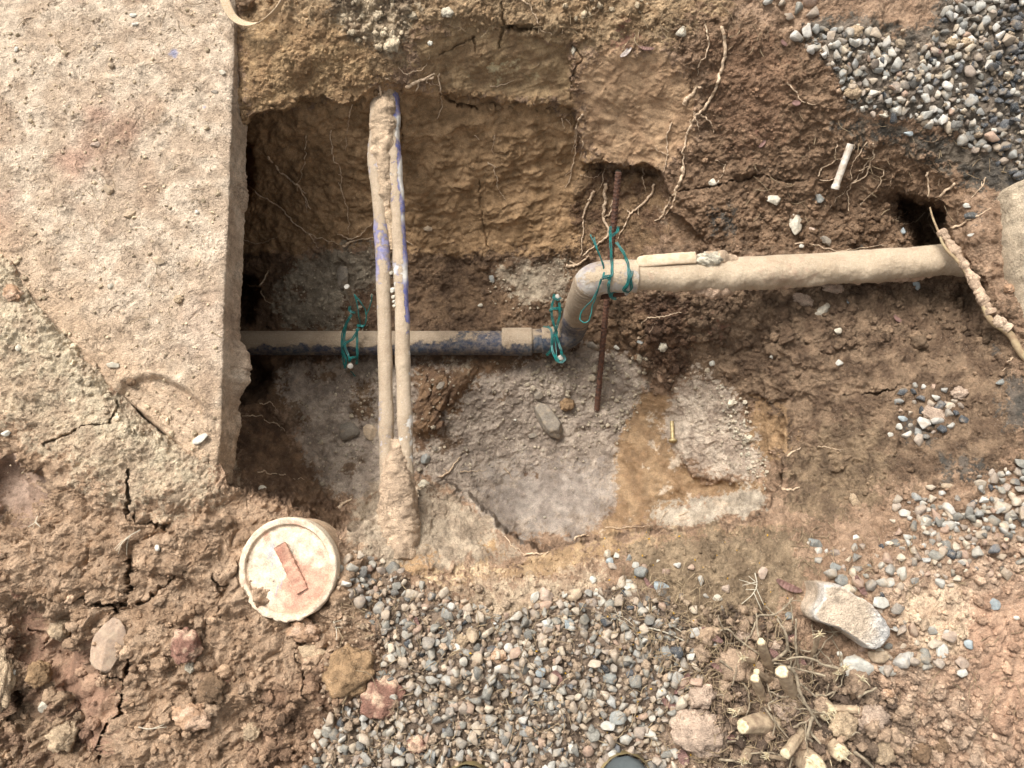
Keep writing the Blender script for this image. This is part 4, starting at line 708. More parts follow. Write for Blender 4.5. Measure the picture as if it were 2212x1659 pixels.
ST = [
 ('stone','C5',1352,1072,150,66,50,'silt','long brown angular rock lying on the grey hole floor','rock','rock',.7,.2),
 ('soil_clod','C5',1462,958,50,46,0,'ochre','ochre crumbly clod beside the long rock on the hole floor','clod','clod',.7,.2),
 ('stone','C5',1275,895,34,34,0,'silt','round dusty pebble just above the long rock','stone','rock',.6,.3),
 ('stone','C5',1243,1160,32,22,-30,'silt','small flat pebble below left of the long rock','stone','rock',.5,.3),
 ('stone','C5',70,1118,68,80,10,'silt','large flat grey rock left of the twin pipes on the hole floor','rock','rock',.5,.35),
 ('stone','C5',200,1135,52,55,0,'tan','square tan rock touching the twin pipes from the left','rock','rock',.5,.35),
 ('stone','C5',556,1308,34,40,20,'grey','smooth grey stone right of the foot of the twin pipes','stone','rock',.7,.3),
 ('stone','C5',508,1328,18,20,0,'silt','small grey pebble between the twin pipes and the smooth grey stone','stone','rock',.7,.3),
 ('stone','C5',610,1240,20,18,0,'silt','little grey pebble above the smooth grey stone','stone','rock',.7,.3),
 ('soil_clod','C5',545,1470,42,34,-20,'pale','pale crusty lump at the right foot of the twin pipes','clod','clod',.8,.2),
 ('stone','C5',652,838,36,26,-20,'silt','pale stone caught in a fold of dark wet mud','stone','rock',.7,.3),
 ('stone','W1',62,690,66,130,8,'silt','tall upright dusty rock behind the left rebar stake','rock','rock',.7,.3),
 ('stone','C5',978,150,28,32,0,'grey','smooth grey cobble embedded in soil behind the buried pipe','stone','rock',.6,.35),
 ('stone','C5',905,322,20,14,0,'pale','small pale pebble on dark soil behind the buried pipe','stone','rock',.6,.3),
 ('stone','C5',1130,1055,9,8,0,'white','tiny bright white chip on the grey hole floor','stone','rock',.7,.2),
 ('stone','C5',2085,580,36,34,0,'pale','pale lumpy stone on dark soil right of the rusty rebar','stone','clod',.7,.2),
 ('stone','C5',1785,590,24,18,0,'white','whitish green chip just right of the rusty rebar','stone','rock',.6,.3),
 ('stone','C5',1942,555,26,14,10,'grey','flat dark grey chip on the wet soil right of the rusty rebar','stone','rock',.6,.3),
 ('stone','C5',1630,580,40,34,0,'silt','dusty stone under the elbow beside the rusty rebar','stone','rock',.6,.3),
 ('stone','C5',335,1295,34,18,35,'tan','flat stone stuck on the mud over the foot of the twin pipes','stone','rock',.5,.4),
 ('stone','C2',572,1470,40,24,8,'tan','pale flake stuck in the smooth clay wall right of the twin pipes','stone','rock',.5,.4),
 ('stone','C2',690,90,52,46,20,'pale','crumpled pale grey lump at the top of the clay wall','stone','clod',.6,.3),
 ('stone','C2',580,285,20,22,0,'white','white lump at the left end of the clay wall','stone','clod',.7,.3),
 ('stone','C2',1508,320,18,50,8,'pale','finger shaped pale lump hanging on the clay wall','stone','clod',.7,.3),
 ('stone','C2',1790,1110,22,20,0,'pale','pale lump below the smooth clay block','stone','clod',.7,.3),
 ('stone','C2',2195,215,42,44,0,'pale','round cream stone at the top right of the clay block','stone','rock',.7,.3),
 ('stone','C3',610,1290,56,46,-10,'pale','round cream stone half buried left of the white plastic tube','stone','rock',.5,.45),
 ('stone','C3',742,1440,48,88,18,'pale','angular cream shard with a notched top below the white tube','rock','rock',.5,.3),
 ('stone','C3',895,1275,38,46,0,'grey','blue grey cobble just below the white plastic tube','stone','rock',.6,.3),
 ('stone','C3',850,1475,26,22,0,'pink','small tan stone right of the cream shard','stone','rock',.7,.3),
 ('stone','C3',215,1175,40,26,0,'pale','pale half round stone beside the long hanging root','stone','rock',.6,.3),
 ('stone','C3',935,1560,48,32,40,'silt','dusty brown stone just above the upper pipe','stone','rock',.6,.3),
 ('stone','C3',782,1590,20,16,0,'white','small white chip lying above the upper pipe','stone','rock',.6,.2),
 ('soil_clod','C3',1105,610,72,58,0,'tan','large tan clod at the lower left of the upper gravel','clod','clod',.7,.2),
 ('soil_clod','C3',1120,225,60,50,0,'tan','tan clod among the gravel near its upper left end','clod','clod',.7,.2),
 ('soil_clod','C3',1735,295,55,52,0,'tan','left of two tan clods in the upper gravel','clod','clod',.7,.2),
 ('soil_clod','C3',1835,290,52,40,0,'tan','right of two tan clods in the upper gravel','clod','clod',.7,.2),
 ('stone','C3',1330,358,38,32,0,'dark','black stone among the pale upper gravel','stone','rock',.7,.2),
 ('stone','C3',1405,580,46,30,-25,'pale','large cream wedge shaped stone in the upper gravel','stone','rock',.7,.2),
 ('stone','C3',1302,748,34,24,-10,'pale','pale stone on the dark band under the upper gravel','stone','rock',.7,.2),
 ('stone','C3',1466,862,38,20,0,'blue','pair shaped blue grey stone on the dark soil band','stone','rock',.7,.2),
 ('stone','C3',1762,828,26,24,0,'white','white stone on the dark soil band, rightmost of three','stone','rock',.7,.2),
 ('stone','C3',1670,790,24,18,0,'white','small white stone up and left of the white one on the dark band','stone','rock',.7,.2),
 ('stone','C3',1850,1328,46,18,-4,'conc','pale streaked stone set in the soil left of the fat muddy pipe','stone','rock',.7,.2),
 ('stone','C3',1870,1390,50,36,10,'dark','black shiny stone left of the fat muddy pipe','stone','rock',.6,.3),
 ('stone','C3',1885,1518,38,12,-14,'conc','thin silvery flake on the soil left of the fat muddy pipe','stone','rock',.5,.2),
 ('stone','C3',1438,1490,20,26,0,'blue','blue grey chip at the mouth of the dark cavity','stone','rock',.7,.2),
 ('stone','C3',2160,165,48,36,0,'pink','pinkish lump on black gravel at the right edge','stone','clod',.7,.2),
 ('stone','C4',1295,1185,58,30,-28,'white','flat white stone on the slab mud beside the footprint','stone','rock',.4,.2),
 ('stone','C4',1022,38,46,30,5,'tan','tan stone with ochre top bedded in the slab crust','stone','rock',.6,.35),
 ('stone','C4',722,205,28,26,0,'pale','pale pebble bedded in pinkish crust of the slab','stone','rock',.7,.3),
 ('stone','C4',1150,285,36,32,0,'tan','lumpy tan pebble on the slab level with the buried pipe','stone','clod',.7,.3),
 ('stone','C4',838,815,34,28,0,'brown','round brown clod at the top edge of the footprint','clod','clod',.8,.2),
 ('stone','C4',730,708,46,22,8,'pale','pale oblong flinty piece above the footprint','stone','rock',.7,.3),
 ('stone','C4',38,1140,30,22,0,'white','white pebble in the hollow at the left edge','stone','rock',.7,.2),
 ('stone','C4',118,590,26,26,0,'pale','pale pebble on the mud ridge near the left edge','stone','rock',.7,.3),
 ('stone','C4',1690,1505,28,24,0,'pale','pale stone on the soil just off the slab corner','stone','rock',.7,.3),
 ('soil_clod','C4',95,250,80,60,40,'orange','orange brown clod at the left edge of the slab','clod','clod',.7,.3),
 ('stone','C1',852,104,26,18,10,'white','white chip on the slab below the strap, upper of two','stone','rock',.6,.2),
 ('stone','C1',875,165,26,14,0,'white','white chip on the slab, lower of two','stone','rock',.6,.2),
 ('stone','C1',112,330,18,22,0,'white','white chip near the upper left corner of the slab','stone','rock',.6,.2),
 ('stone','C1',612,932,38,26,0,'pink','pinkish pebble in the middle of the slab','stone','rock',.6,.3),
 ('stone','C1',705,1228,36,32,0,'tan','plump tan pebble casting a small shadow on the slab','stone','rock',.7,.2),
 ('stone','C1',835,1390,46,38,-20,'tan','largest tan pebble sunk in the slab crust','stone','rock',.5,.35),
 ('stone','C1',205,1510,34,22,0,'tan','flat tan pebble near the left edge of the slab','stone','rock',.5,.3),
 ('stone','C1',712,432,26,24,0,'tan','round tan pebble on the upper slab','stone','rock',.7,.2),
 ('stone','C1',1268,1370,16,18,0,'white','little white pebble on the slab near its edge','stone','rock',.7,.2),
 ('stone','C1',1430,472,26,22,0,'pale','pale chip on the very edge of the slab','stone','rock',.6,.2),
 ('stone','C1',1378,602,28,16,0,'silt','grey chip near the slab edge beside the blue fleck','stone','rock',.6,.3),
 ('soil_clod','C1',1590,40,75,55,0,'brown','brown crumbly clod inside the loop of the webbing strap','clod','clod',.8,.1),
 ('stone','C6',925,350,66,34,-35,'pale','pale flat shard below the middle of the upper pipe','rock','rock',.5,.3),
 ('stone','C6',1090,290,24,28,0,'blue','blue grey triangular chip below the upper pipe','stone','rock',.6,.2),
 ('stone','C6',1505,200,30,32,0,'blue','blue grey angular stone under the upper pipe near its right end','stone','rock',.6,.2),
 ('stone','C6',600,645,20,20,0,'white','white pebble alone on the brown trench side','stone','rock',.7,.2),
 ('stone','C6',210,695,22,20,0,'white','white pebble on the dark mud above the grey ledge','stone','rock',.7,.2),
 ('stone','C6',1022,690,28,22,0,'conc','pale angular pebble in the middle of the trench side','stone','rock',.7,.2),
 ('stone','C6',1010,490,26,24,0,'pale','cream pebble at the top of the ridge in the trench side','stone','rock',.7,.2),
 ('soil_clod','C6',975,225,90,44,10,'pink','pinkish crust of earth hanging under the upper pipe','clod','clod',.7,.3),
 ('soil_clod','C6',790,290,95,40,20,'pink','orange pink lump left of the pale shard','clod','clod',.7,.3),
 ('soil_clod','C6',1395,150,60,30,-10,'pale','pale lump sticking to the underside of the upper pipe','clod','clod',.7,.3),
 ('stone','C6',1428,1062,34,22,20,'blue','blue grey stone, upper of two on the right slope','stone','rock',.7,.2),
 ('stone','C6',1414,1105,26,24,0,'conc','pale grey stone, lower of two on the right slope','stone','rock',.7,.2),
 ('stone','C6',1360,1165,20,18,0,'white','white pebble below the two stones of the right slope','stone','rock',.7,.2),
 ('soil_clod','C6',1790,885,60,52,0,'pink','pink crumbly clod at the right end of the small gravel patch','clod','clod',.7,.2),
 ('soil_clod','C6',1640,1040,100,60,25,'pink','long pink crust at the foot of the small gravel patch','clod','clod',.5,.3),
 ('stone','C6',2070,815,52,20,-14,'grey','oblong grey stone near the right edge','stone','rock',.7,.2),
 ('soil_clod','C6',2115,220,42,36,0,'orange','pale orange lump on the muddy strip by the fat pipe','clod','clod',.8,.2),
 ('stone','C6',1725,1488,46,24,5,'tan','oblong beige stone on the right slope','stone','rock',.6,.2),
 ('soil_clod','C6',1130,1590,30,70,-30,'tan','finger shaped tan clod at the foot of the right slope','clod','clod',.7,.2),
 ('stone','C7',1028,228,18,24,0,'white','white pebble on the mud between the slab corner and the lid','stone','rock',.7,.2),
 ('stone','C7',95,1032,20,20,0,'white','white pebble low on the left edge','stone','rock',.7,.2),
 ('stone','C7',290,1260,46,50,0,'pale','round cream stone among the clods at lower left','stone','rock',.7,.25),
 ('soil_clod','C7',1215,860,105,115,0,'red','red and white streaked clod below the cracked mud','clod','clod',.7,.25),
 ('soil_clod','C7',1255,1310,140,90,15,'orange','big orange clod at the lower left','clod','clod',.7,.2),
 ('soil_clod','C7',1960,770,120,85,10,'orange','orange and tan clod just below the round lid','clod','clod',.7,.2),
 ('stone','C7',1222,1010,36,38,0,'pale','yellowish pale clod between the red and the orange clod','clod','clod',.7,.2),
 ('soil_clod','C7',1390,1120,100,90,0,'brown','dark reddish root matted clod above the orange one','clod','clod',.6,.3),
 ('soil_clod','C7',380,780,70,75,40,'tan','crusty tan clod at the left end of the mud hollow','clod','clod',.7,.3),
 ('soil_clod','C7',235,1060,85,85,0,'ochre','yellow brown clod above the cream stone at lower left','clod','clod',.7,.2),
 ('soil_clod','C7',40,1080,90,200,0,'tan','tall heap of yellow clod on the left edge','clod','clod',.6,.2),
 ('soil_clod','C7',420,1440,90,110,20,'tan','leaning tan clod at the bottom left','clod','clod',.8,.2),
 ('soil_clod','C7',290,180,0.1,0.1,0,'tan','','','clod',.6,.3),
 ('soil_clod','C7',1610,1430,60,60,0,'tan','tan clod at the bottom near the gravel','clod','clod',.8,.2),
 ('soil_clod','C7',1990,930,110,75,0,'tan','flat tan clod under the orange and tan one','clod','clod',.6,.3),
 ('soil_clod','C8',60,1030,180,175,0,'ochre','large rounded ball of brown earth at the left of the gravel','clod','clod',.6,.3),
 ('soil_clod','C8',275,1190,150,125,-35,'red','red and cream chunk of dry clay on the left of the gravel','clod','clod',.5,.2),
 ('soil_clod','C8',790,825,56,48,0,'tan','star shaped tan clod in the gravel','clod','clod',.7,.2),
 ('soil_clod','C8',1015,925,62,50,0,'orange','orange clod in the middle of the gravel','clod','clod',.6,.2),
 ('soil_clod','C8',500,1490,66,62,0,'red','dark red clod low in the gravel','clod','clod',.7,.2),
 ('soil_clod','C8',230,1370,0.1,0.1,0,'tan','','','clod',.6,.3),
 ('stone','C8',1500,525,52,46,0,'tan','large tan stone at the top edge of the gravel','stone','rock',.7,.2),
 ('stone','C8',1325,545,52,44,30,'pink','large pinkish stone left of the tan one at the gravel edge','stone','rock',.7,.2),
 ('stone','C8',1255,552,26,42,15,'white','narrow white stone at the top edge of the gravel','stone','rock',.7,.2),
 ('stone','C8',868,795,44,56,-20,'tan','tall beige stone beside the star shaped clod','stone','rock',.7,.2),
 ('stone','C8',1940,398,48,36,0,'grey','large dark grey stone right of the hole rim','stone','rock',.7,.2),
 ('stone','C8',1898,345,26,30,-20,'conc','pale stone touching the top of the large dark grey one','stone','rock',.7,.2),
 ('stone','C8',1858,470,46,36,10,'conc','pale grey angular stone below the large dark grey one','stone','rock',.7,.2),
 ('stone','C8',2062,480,52,34,25,'blue','flat bluish stone beside a red strip of pod','stone','rock',.6,.2),
 ('stone','C8',1735,317,26,26,0,'blue','round blue grey pebble below the right hole rim','stone','rock',.7,.2),
 ('stone','C8',1775,280,20,20,0,'white','white pebble nearest the right hole rim','stone','rock',.7,.2),
 ('stone','C8',1630,440,22,26,0,'white','white pebble on bare grit above the gravel','stone','rock',.7,.2),
 ('stone','C8',1345,722,46,30,10,'conc','pale grey slab of stone in the upper gravel edge by the rim','stone','rock',.7,.1),
 ('stone','C8',1475,722,36,40,0,'blue','square bluish stone beside the pale grey one in the lower gravel','stone','rock',.7,.1),
 ('stone','C8',1285,1020,34,34,0,'blue','bright blue grey cube like stone in mid gravel','stone','rock',.8,.1),
 ('stone','C8',1775,1315,56,48,-25,'grey','big grey stone low in the right of the gravel','stone','rock',.7,.1),
 ('stone','C8',1735,1070,46,40,0,'grey','big dark grey stone in the right of the gravel','stone','rock',.7,.1),
 ('stone','C8',750,1252,40,34,0,'pink','square pink stone in the lower gravel','stone','rock',.8,.1),
 ('stone','C8',585,975,50,38,0,'grey','long two tone grey stone in the left gravel','stone','rock',.7,.1),
 ('stone','C8',1030,790,0.1,.1,0,'tan','','','rock',.6,.3),
 ('stone','C9',870,200,52,36,20,'grey','large grey stone above the concrete chunk','stone','rock',.7,.2),
 ('stone','C9',1040,440,46,40,0,'grey','grey stone touching the top of the concrete chunk','stone','rock',.7,.2),
 ('stone','C9',1010,365,60,30,10,'grey','upper grey stone of the pile over the concrete chunk','stone','rock',.7,.2),
 ('stone','C9',1130,165,26,20,0,'white','white pebble right of the large grey stone','stone','rock',.7,.2),
 ('stone','C9',1345,215,28,22,0,'conc','pale grey pebble on the right slope above the concrete chunk','stone','rock',.7,.2),
 ('stone','C9',1572,72,32,36,0,'pale','cream stone on the upper right gravel trail','stone','rock',.7,.2),
 ('stone','C9',1665,882,46,54,-20,'conc','smooth pale grey stone right of the concrete chunk','stone','rock',.6,.2),
 ('stone','C9',1782,965,52,38,30,'pink','beige stone, upper of two touching at right','stone','rock',.6,.2),
 ('stone','C9',1780,1025,38,28,0,'conc','grey stone, lower of two touching at right','stone','rock',.6,.2),
 ('stone','C9',1548,948,56,44,30,'tan','tan round stone beside the speckled white one','stone','rock',.6,.2),
 ('stone','C9',1448,932,52,38,-5,'conc','speckled white stone right below the concrete chunk','stone','rock',.6,.2),
 ('stone','C9',1265,918,62,50,0,'tan','brown rounded stone tucked under the concrete chunk','stone','rock',.7,.2),
 ('stone','C9',1312,1012,66,34,22,'conc','flat grey white stone below the rounded brown one','stone','rock',.5,.2),
 ('stone','C9',1278,585,58,46,25,'conc','speckled grey rock touching the right side of the concrete chunk','rock','rock',.6,.2),
 ('stone','C9',1125,1005,112,88,25,'conc','large rounded concrete lump behind the cut stems','rock','rock',.6,.3),
 ('stone','C9',1840,850,32,32,0,'blue','small square blue grey stone on the right earth','stone','rock',.7,.2),
 ('stone','C9',1712,795,42,40,30,'pink','tan stone above the smooth pale grey one','stone','rock',.7,.2),
 ('stone','C9',2020,600,42,40,30,'blue','bluish white smooth stone on the red earth at the right','stone','rock',.6,.4),
 ('stone','C9',2165,678,22,14,0,'white','small white chip at the right edge on red earth','stone','rock',.6,.2),
 ('stone','C9',525,400,34,40,0,'pink','pinkish grey stone on the dark soil over the dry needles','stone','rock',.7,.2),
 ('stone','C9',296,498,30,30,0,'pink','beige pebble on the dark soil left of the fern like twig','stone','rock',.7,.2),
 ('stone','C9',240,553,32,24,15,'pale','cream oval pebble below the beige one','stone','rock',.7,.2),
 ('stone','C9',690,672,30,26,0,'grey','dark grey stone between the twigs and the concrete chunk','stone','rock',.7,.2),
 ('stone','C9',1030,915,18,18,0,'white','tiny white pebble between the concrete chunk and the stems','stone','rock',.7,.2),
 ('soil_clod','C9',130,1180,100,92,0,'pink','pink clod left of the cut stems','clod','clod',.7,.2),
 ('soil_clod','C9',120,1400,190,150,20,'pink','broad flat pink clod at the lower left of the stems','clod','clod',.45,.2),
 ('soil_clod','C9',690,1240,100,100,0,'pink','crumbly clod in the middle of the cut stems','clod','clod',.5,.5),
 ('soil_clod','C9',1210,1320,110,95,0,'pink','round crumbly clod right of the cut stems','clod','clod',.7,.2),
 ('soil_clod','C9',1315,1155,70,50,0,'orange','orange tan clod above the round crumbly one','clod','clod',.7,.2),
 ('soil_clod','C9',1400,1500,62,55,0,'tan','clod at the bottom right of the round crumbly one','clod','clod',.7,.2),
 ('soil_clod','C9',1540,1550,66,70,0,'brown','dark tan clod on the bottom edge right of the stems','clod','clod',.7,.2),
 ('soil_clod','C9',1270,1530,70,85,0,'tan','tan clod on the bottom edge under the round crumbly one','clod','clod',.7,.2),
 ('soil_clod','C9',1680,1510,60,50,0,'brown','dark brown clod at the bottom right','clod','clod',.7,.2),
 ('soil_clod','C9',1030,1340,100,110,0,'tan','tan crusted clod under the broken stem end','clod','clod',.6,.2),
 ('soil_clod','C9',600,850,40,32,0,'pink','pinkish lump among the seed pods','clod','clod',.7,.2),
 ('soil_clod','C9',400,790,50,38,0,'pink','pink clod left of the twig fork','clod','clod',.7,.2),
]
cnt = 0
for s in ST:
    if s[4] < 1: continue
    stone(s[0], *s[1:8], s[8], s[9], s[10], s[11], s[12], sub=4 if s[4] * CR[s[1]][2] > 12 else 3); cnt += 1

def crust(parent, pts, rads, amp, col, seed, name='mud_crust', ring=40, n=160):
    path = catmull(pts, n); rad = catmull(np.array(rads)[:, None], n)[:, 0]; V, F = sweep(path, rad, ring); c = np.vstack([np.repeat(path, ring, 0), path[:1], path[-1:]]); d = V - c; L_ = np.linalg.norm(d, axis=1, keepdims=True); nr = d / (L_ + 1e-9)
    h, _, _ = lumps(V / .02 + seed); h2, _, _ = lumps(V / .008 + seed); V = V + nr * (amp * (h + .4 * h2 + .5 * fbm(V * 40, 3)) * (L_[:, 0] > 1e-6))[:, None]
    mo = sstep(-.3, .3, fbm(V * 30, 3))[:, None]; return mesh_np(name, V, fix_tris(F), M['clod'], parent, col=lin(*col) * (.86 + .24 * mo), wet=np.zeros(len(V)))
# ------------------------------------------------------------------ pipes
PZ_LOW, PZ_UP, PZ_TW = -.415, -.115, -.115
MUD = lin(188, 164, 134); MUD2 = lin(150, 132, 108)
M['lowpipe'] = coated_pipe_mat('navy_pipe_with_mud', None, lin(166, 147, 122), 22, (1, 1, 1)); M['uppipe'] = coated_pipe_mat('muddy_white_pipe', None, lin(204, 183, 154), 16, red=lin(178, 128, 106))
M['twin'] = coated_pipe_mat('muddy_conduit', None, lin(194, 173, 146), 55)
def pipe_part(name, path, rad, mat, parent, tintf, baref, ring=48, lump=0.0, lumpf=None, ends=True):
    path = np.asarray(path); V, F = sweep(path, rad, ring, ends)
    cen = np.repeat(path, ring, 0); cen = np.vstack([cen, path[:1], path[-1:]]) if ends else cen; d = V - cen; L_ = np.linalg.norm(d, axis=1, keepdims=True); nrm = d / (L_ + 1e-9)
    if lump > 0:
        h, _, _ = lumps(V / .030 + 3); h2, _, _ = lumps(V / .007); a = lump * (lumpf(V, nrm) if lumpf else 1); V = V + nrm * ((.35 + h * .5 + .9 * fbm(V * 14, 3)) * a + .22 * h2 * np.minimum(a, .005))[:, None] * (L_ > 1e-6)
    return mesh_np(name, V, fix_tris(F), mat, parent, col=tintf(V, nrm), wet=baref(V, nrm))
pr = empty('water_pipe', P(900, 742, PZ_LOW - .03), 'muddy water pipe running from under the slab through two elbows to the right edge', 'pipe')
NAVY = lin(40, 48, 66); TEAL = lin(44, 84, 92)
def t_low(V, n): k = sstep(-.2, .3, perlin(V * 12))[:, None]; return NAVY * (1 - k) + lin(40, 56, 72) * k
side = lambda V, n: sstep(.35, -.55, n[:, 2]) * .0 + sstep(.15, -.9, n[:, 1]) * .42
lowA = P(440, 741, PZ_LOW); lowB = P(1090, 741, PZ_LOW)
pipe_part('pipe_run', catmull([lowA, lowB], 300), np.full(300, .0300), M['lowpipe'], pr, t_low, lambda V, n: .30 + side(V, n) * .8 + .19 * sstep(-.25, -.1, V[:, 0]) * (V[:, 0] > -.24))
def cyl(name, a, b, r, mat, bare=.4, tf=t_low, bev=.002, n=24):
    path = catmull([a, b], n); rr = np.full(n, r); rr[0] -= bev; rr[-1] -= bev; return pipe_part(name, path, rr, mat, pr, tf, lambda V, nn: bare + side(V, nn))
cyl('coupling', P(1084, 738, PZ_LOW), P(1150, 738, PZ_LOW), .0345, M['lowpipe'], .28)
cyl('pipe_neck', P(1148, 737, PZ_LOW), P(1174, 736, PZ_LOW), .0300, M['lowpipe'], .42)
cyl('collar', P(1170, 736, PZ_LOW), P(1206, 735, PZ_LOW), .0335, M['lowpipe'], .36)
# lower elbow, sloping riser, upper elbow, upper run
e0 = P(1200, 734, PZ_LOW); e1 = P(1228, 722, PZ_LOW + .012); e2 = P(1243, 694, PZ_LOW + .06); e3 = P(1262, 640, PZ_UP - .075); e4 = P(1278, 608, PZ_UP - .014); e5 = P(1320, 597, PZ_UP); e6 = P(1375, 597, PZ_UP)
full = catmull([e0, e1, e2, e3, e4, e5, e6], 240)
def seg(a, b): return full[int(a * 239):int(b * 239) + 1]
rA = np.full(len(seg(0, .38)), .0335); pipe_part('elbow', seg(0, .38), rA, M['lowpipe'], pr, t_low, lambda V, n: .42 + side(V, n))
rg = seg(.36, .66); rr = .0325 + .0009 * np.sin(np.arange(len(rg)) * 1.1) + .0006 * np.sin(np.arange(len(rg)) * 2.9)
pipe_part('tape_wrap', rg, rr, M['lowpipe'], pr, lambda V, n: np.where((V[:, 2:3] < -.30), lin(70, 72, 92), lin(160, 148, 132)), lambda V, n: .36 + .22 * sstep(-.24, -.36, V[:, 2]) + .1 * perlin(V * np.array([8, 8, 120])), lump=.0012)
def t_up(V, n): k = sstep(-.1, .5, fbm(V * 30, 3))[:, None]; return lin(196, 190, 182) * (1 - k) + lin(150, 140, 140) * k
rB = np.full(len(seg(.64, 1)), .0345); pipe_part('elbow', seg(.64, 1), rB, M['uppipe'], pr, t_up, lambda V, n: .47 + 0 * V[:, 0])
up = catmull([P(1368, 597, PZ_UP), P(1500, 591, PZ_UP), P(1700, 582, PZ_UP), P(1900, 570, PZ_UP), P(2080, 556, PZ_UP - .005), P(2170, 550, PZ_UP - .03)], 420)
def t_mud(V, n):
    k = sstep(.1, .45, fbm(V * np.array([9, 30, 30]) + 4, 4))[:, None] * (V[:, 0:1] > .42); return lin(222, 206, 182) * (1 - k) + lin(190, 130, 106) * k
def lf(V, n):
    return sstep(.28, .36, V[:, 0]) * (.15 + sstep(.2, -.9, n[:, 1]) * 1.4 + .35 * sstep(0, .4, fbm(V * 10 + 3, 3)))
pipe_part('pipe_run', up, np.full(420, .0300), M['uppipe'], pr, t_mud, lambda V, n: .30 + 0 * V[:, 0], 56, .0052, lf)
crust(pr, [P(1470, 612, PZ_UP - .012), P(1540, 622, PZ_UP - .012), P(1600, 612, PZ_UP - .012), P(1700, 602, PZ_UP - .014), P(1820, 594, PZ_UP - .014), P(1960, 586, PZ_UP - .014), P(2040, 574, PZ_UP - .014)], [.003, .014, .006, .014, .010, .015, .005], .009, (196, 168, 142), 12, n=420)
crust(pr, [P(1500, 566, PZ_UP + .016), P(1540, 560, PZ_UP + .018), P(1590, 566, PZ_UP + .014)], [.006, .012, .004], .008, (198, 172, 144), 15, n=90)
# flat stick lying along the upper pipe
def flatbar(name, pts, w, t, mat, parent=None, round_end=True, col=None):
    path = catmull(pts, 40); s = np.linspace(0, 1, 40); L_ = np.linalg.norm(path[-1] - path[0]); wd = np.full(40, w)
    if round_end: d = s * L_; wd = w * np.sqrt(np.clip(1 - np.clip(1 - d / w, 0, 1) ** 2, .02, 1))
    V, F = sweep(path, wd, 16, True, flat=1.0); c = np.vstack([np.repeat(path, 16, 0), path[:1], path[-1:]]); V[:, 2] = c[:, 2] + (V[:, 2] - c[:, 2]) * t / w; V = V + .0008 * perlin(V * 120)[:, None]
    return mesh_np(name, V, fix_tris(F), mat, parent)
zz = PZ_UP + .028
o = flatbar('wooden_stick', [P(1374, 566, zz), P(1440, 560, zz + .004), P(1503, 556, zz + .004)], .0125, .004, simple_mat('dusty_lath', lin(210, 190, 162), .95, 0, .2, 60, .002, lin(188, 164, 134))); tag(recentre(o), 'flat round ended pale stick lying along the top of the upper pipe', 'stick')
o = stone('soil_clod', 'T', 1530, 562, 34, 20, 0, 'pale', 'lump of mud sitting on the upper pipe at the end of the flat stick', 'clod', 'clod', .8, .3, z=zz - .004)
# twin conduits crossing above
def conduit(xl, label, seed, bluef):
    pts = [P(xl[0], 196, PZ_TW + .005), P(xl[1], 300, PZ_TW), P(xl[2], 550, PZ_TW), P(xl[3], 800, PZ_TW - .003), P(xl[4], 980, PZ_TW - .006), P(xl[5], 1120, PZ_TW - .012), P(xl[6], 1190, PZ_TW - .03)]
    path = catmull(pts, 520); r = np.full(520, .0139); rt = empty('conduit', path[260] - np.array([0, 0, .015]), label, 'pipe', 'twin pipes across the hole')
    def lf2(V, n): return .16 + .8 * sstep(.66, .8, V[:, 1]) + .6 * sstep(.1, -.02, V[:, 1]) + .2 * sstep(0, .5, fbm(V * 14, 2))
    pipe_part('pipe_run', path, r, M['twin'], rt, lambda V, n: bluef(V, n), lambda V, n: .33 + (.30 if seed else .06) * sstep(.25, .75, n[:, 0] * (1 if seed else -1)) * (sstep(.36, .42, V[:, 1]) * .8 + .2) + .10 * sstep(.0, .35, perlin(V * 9 + seed)) + (0 if seed else .2 * sstep(.46, .52, V[:, 1]) * sstep(.64, .6, V[:, 1])), 32, .0055, lf2)
    return rt
W_ = lin(232, 228, 218); BL = lin(96, 100, 156)
def bf1(V, n): k = (sstep(.46, .52, V[:, 1]) * sstep(.64, .60, V[:, 1]))[:, None]; return lin(180, 172, 176) * (1 - k) + lin(126, 126, 168) * k
def bf2(V, n): k = np.maximum(sstep(-.1, .1, perlin(V * np.array([30, 16, 30]) + 2)), sstep(.50, .54, V[:, 1]) * sstep(.63, .60, V[:, 1]))[:, None] * (V[:, 1] > .3)[:, None]; return W_ * (1 - k) + BL * k
c1_ = conduit((822, 812, 826, 832, 835, 843, 846), 'left one of the two parallel mud caked pipes crossing above the buried pipe', 0, bf1)
c2_ = conduit((847, 849, 864, 871, 877, 880, 884), 'right one of the two parallel mud caked pipes, streaked white and blue', 1, bf2)
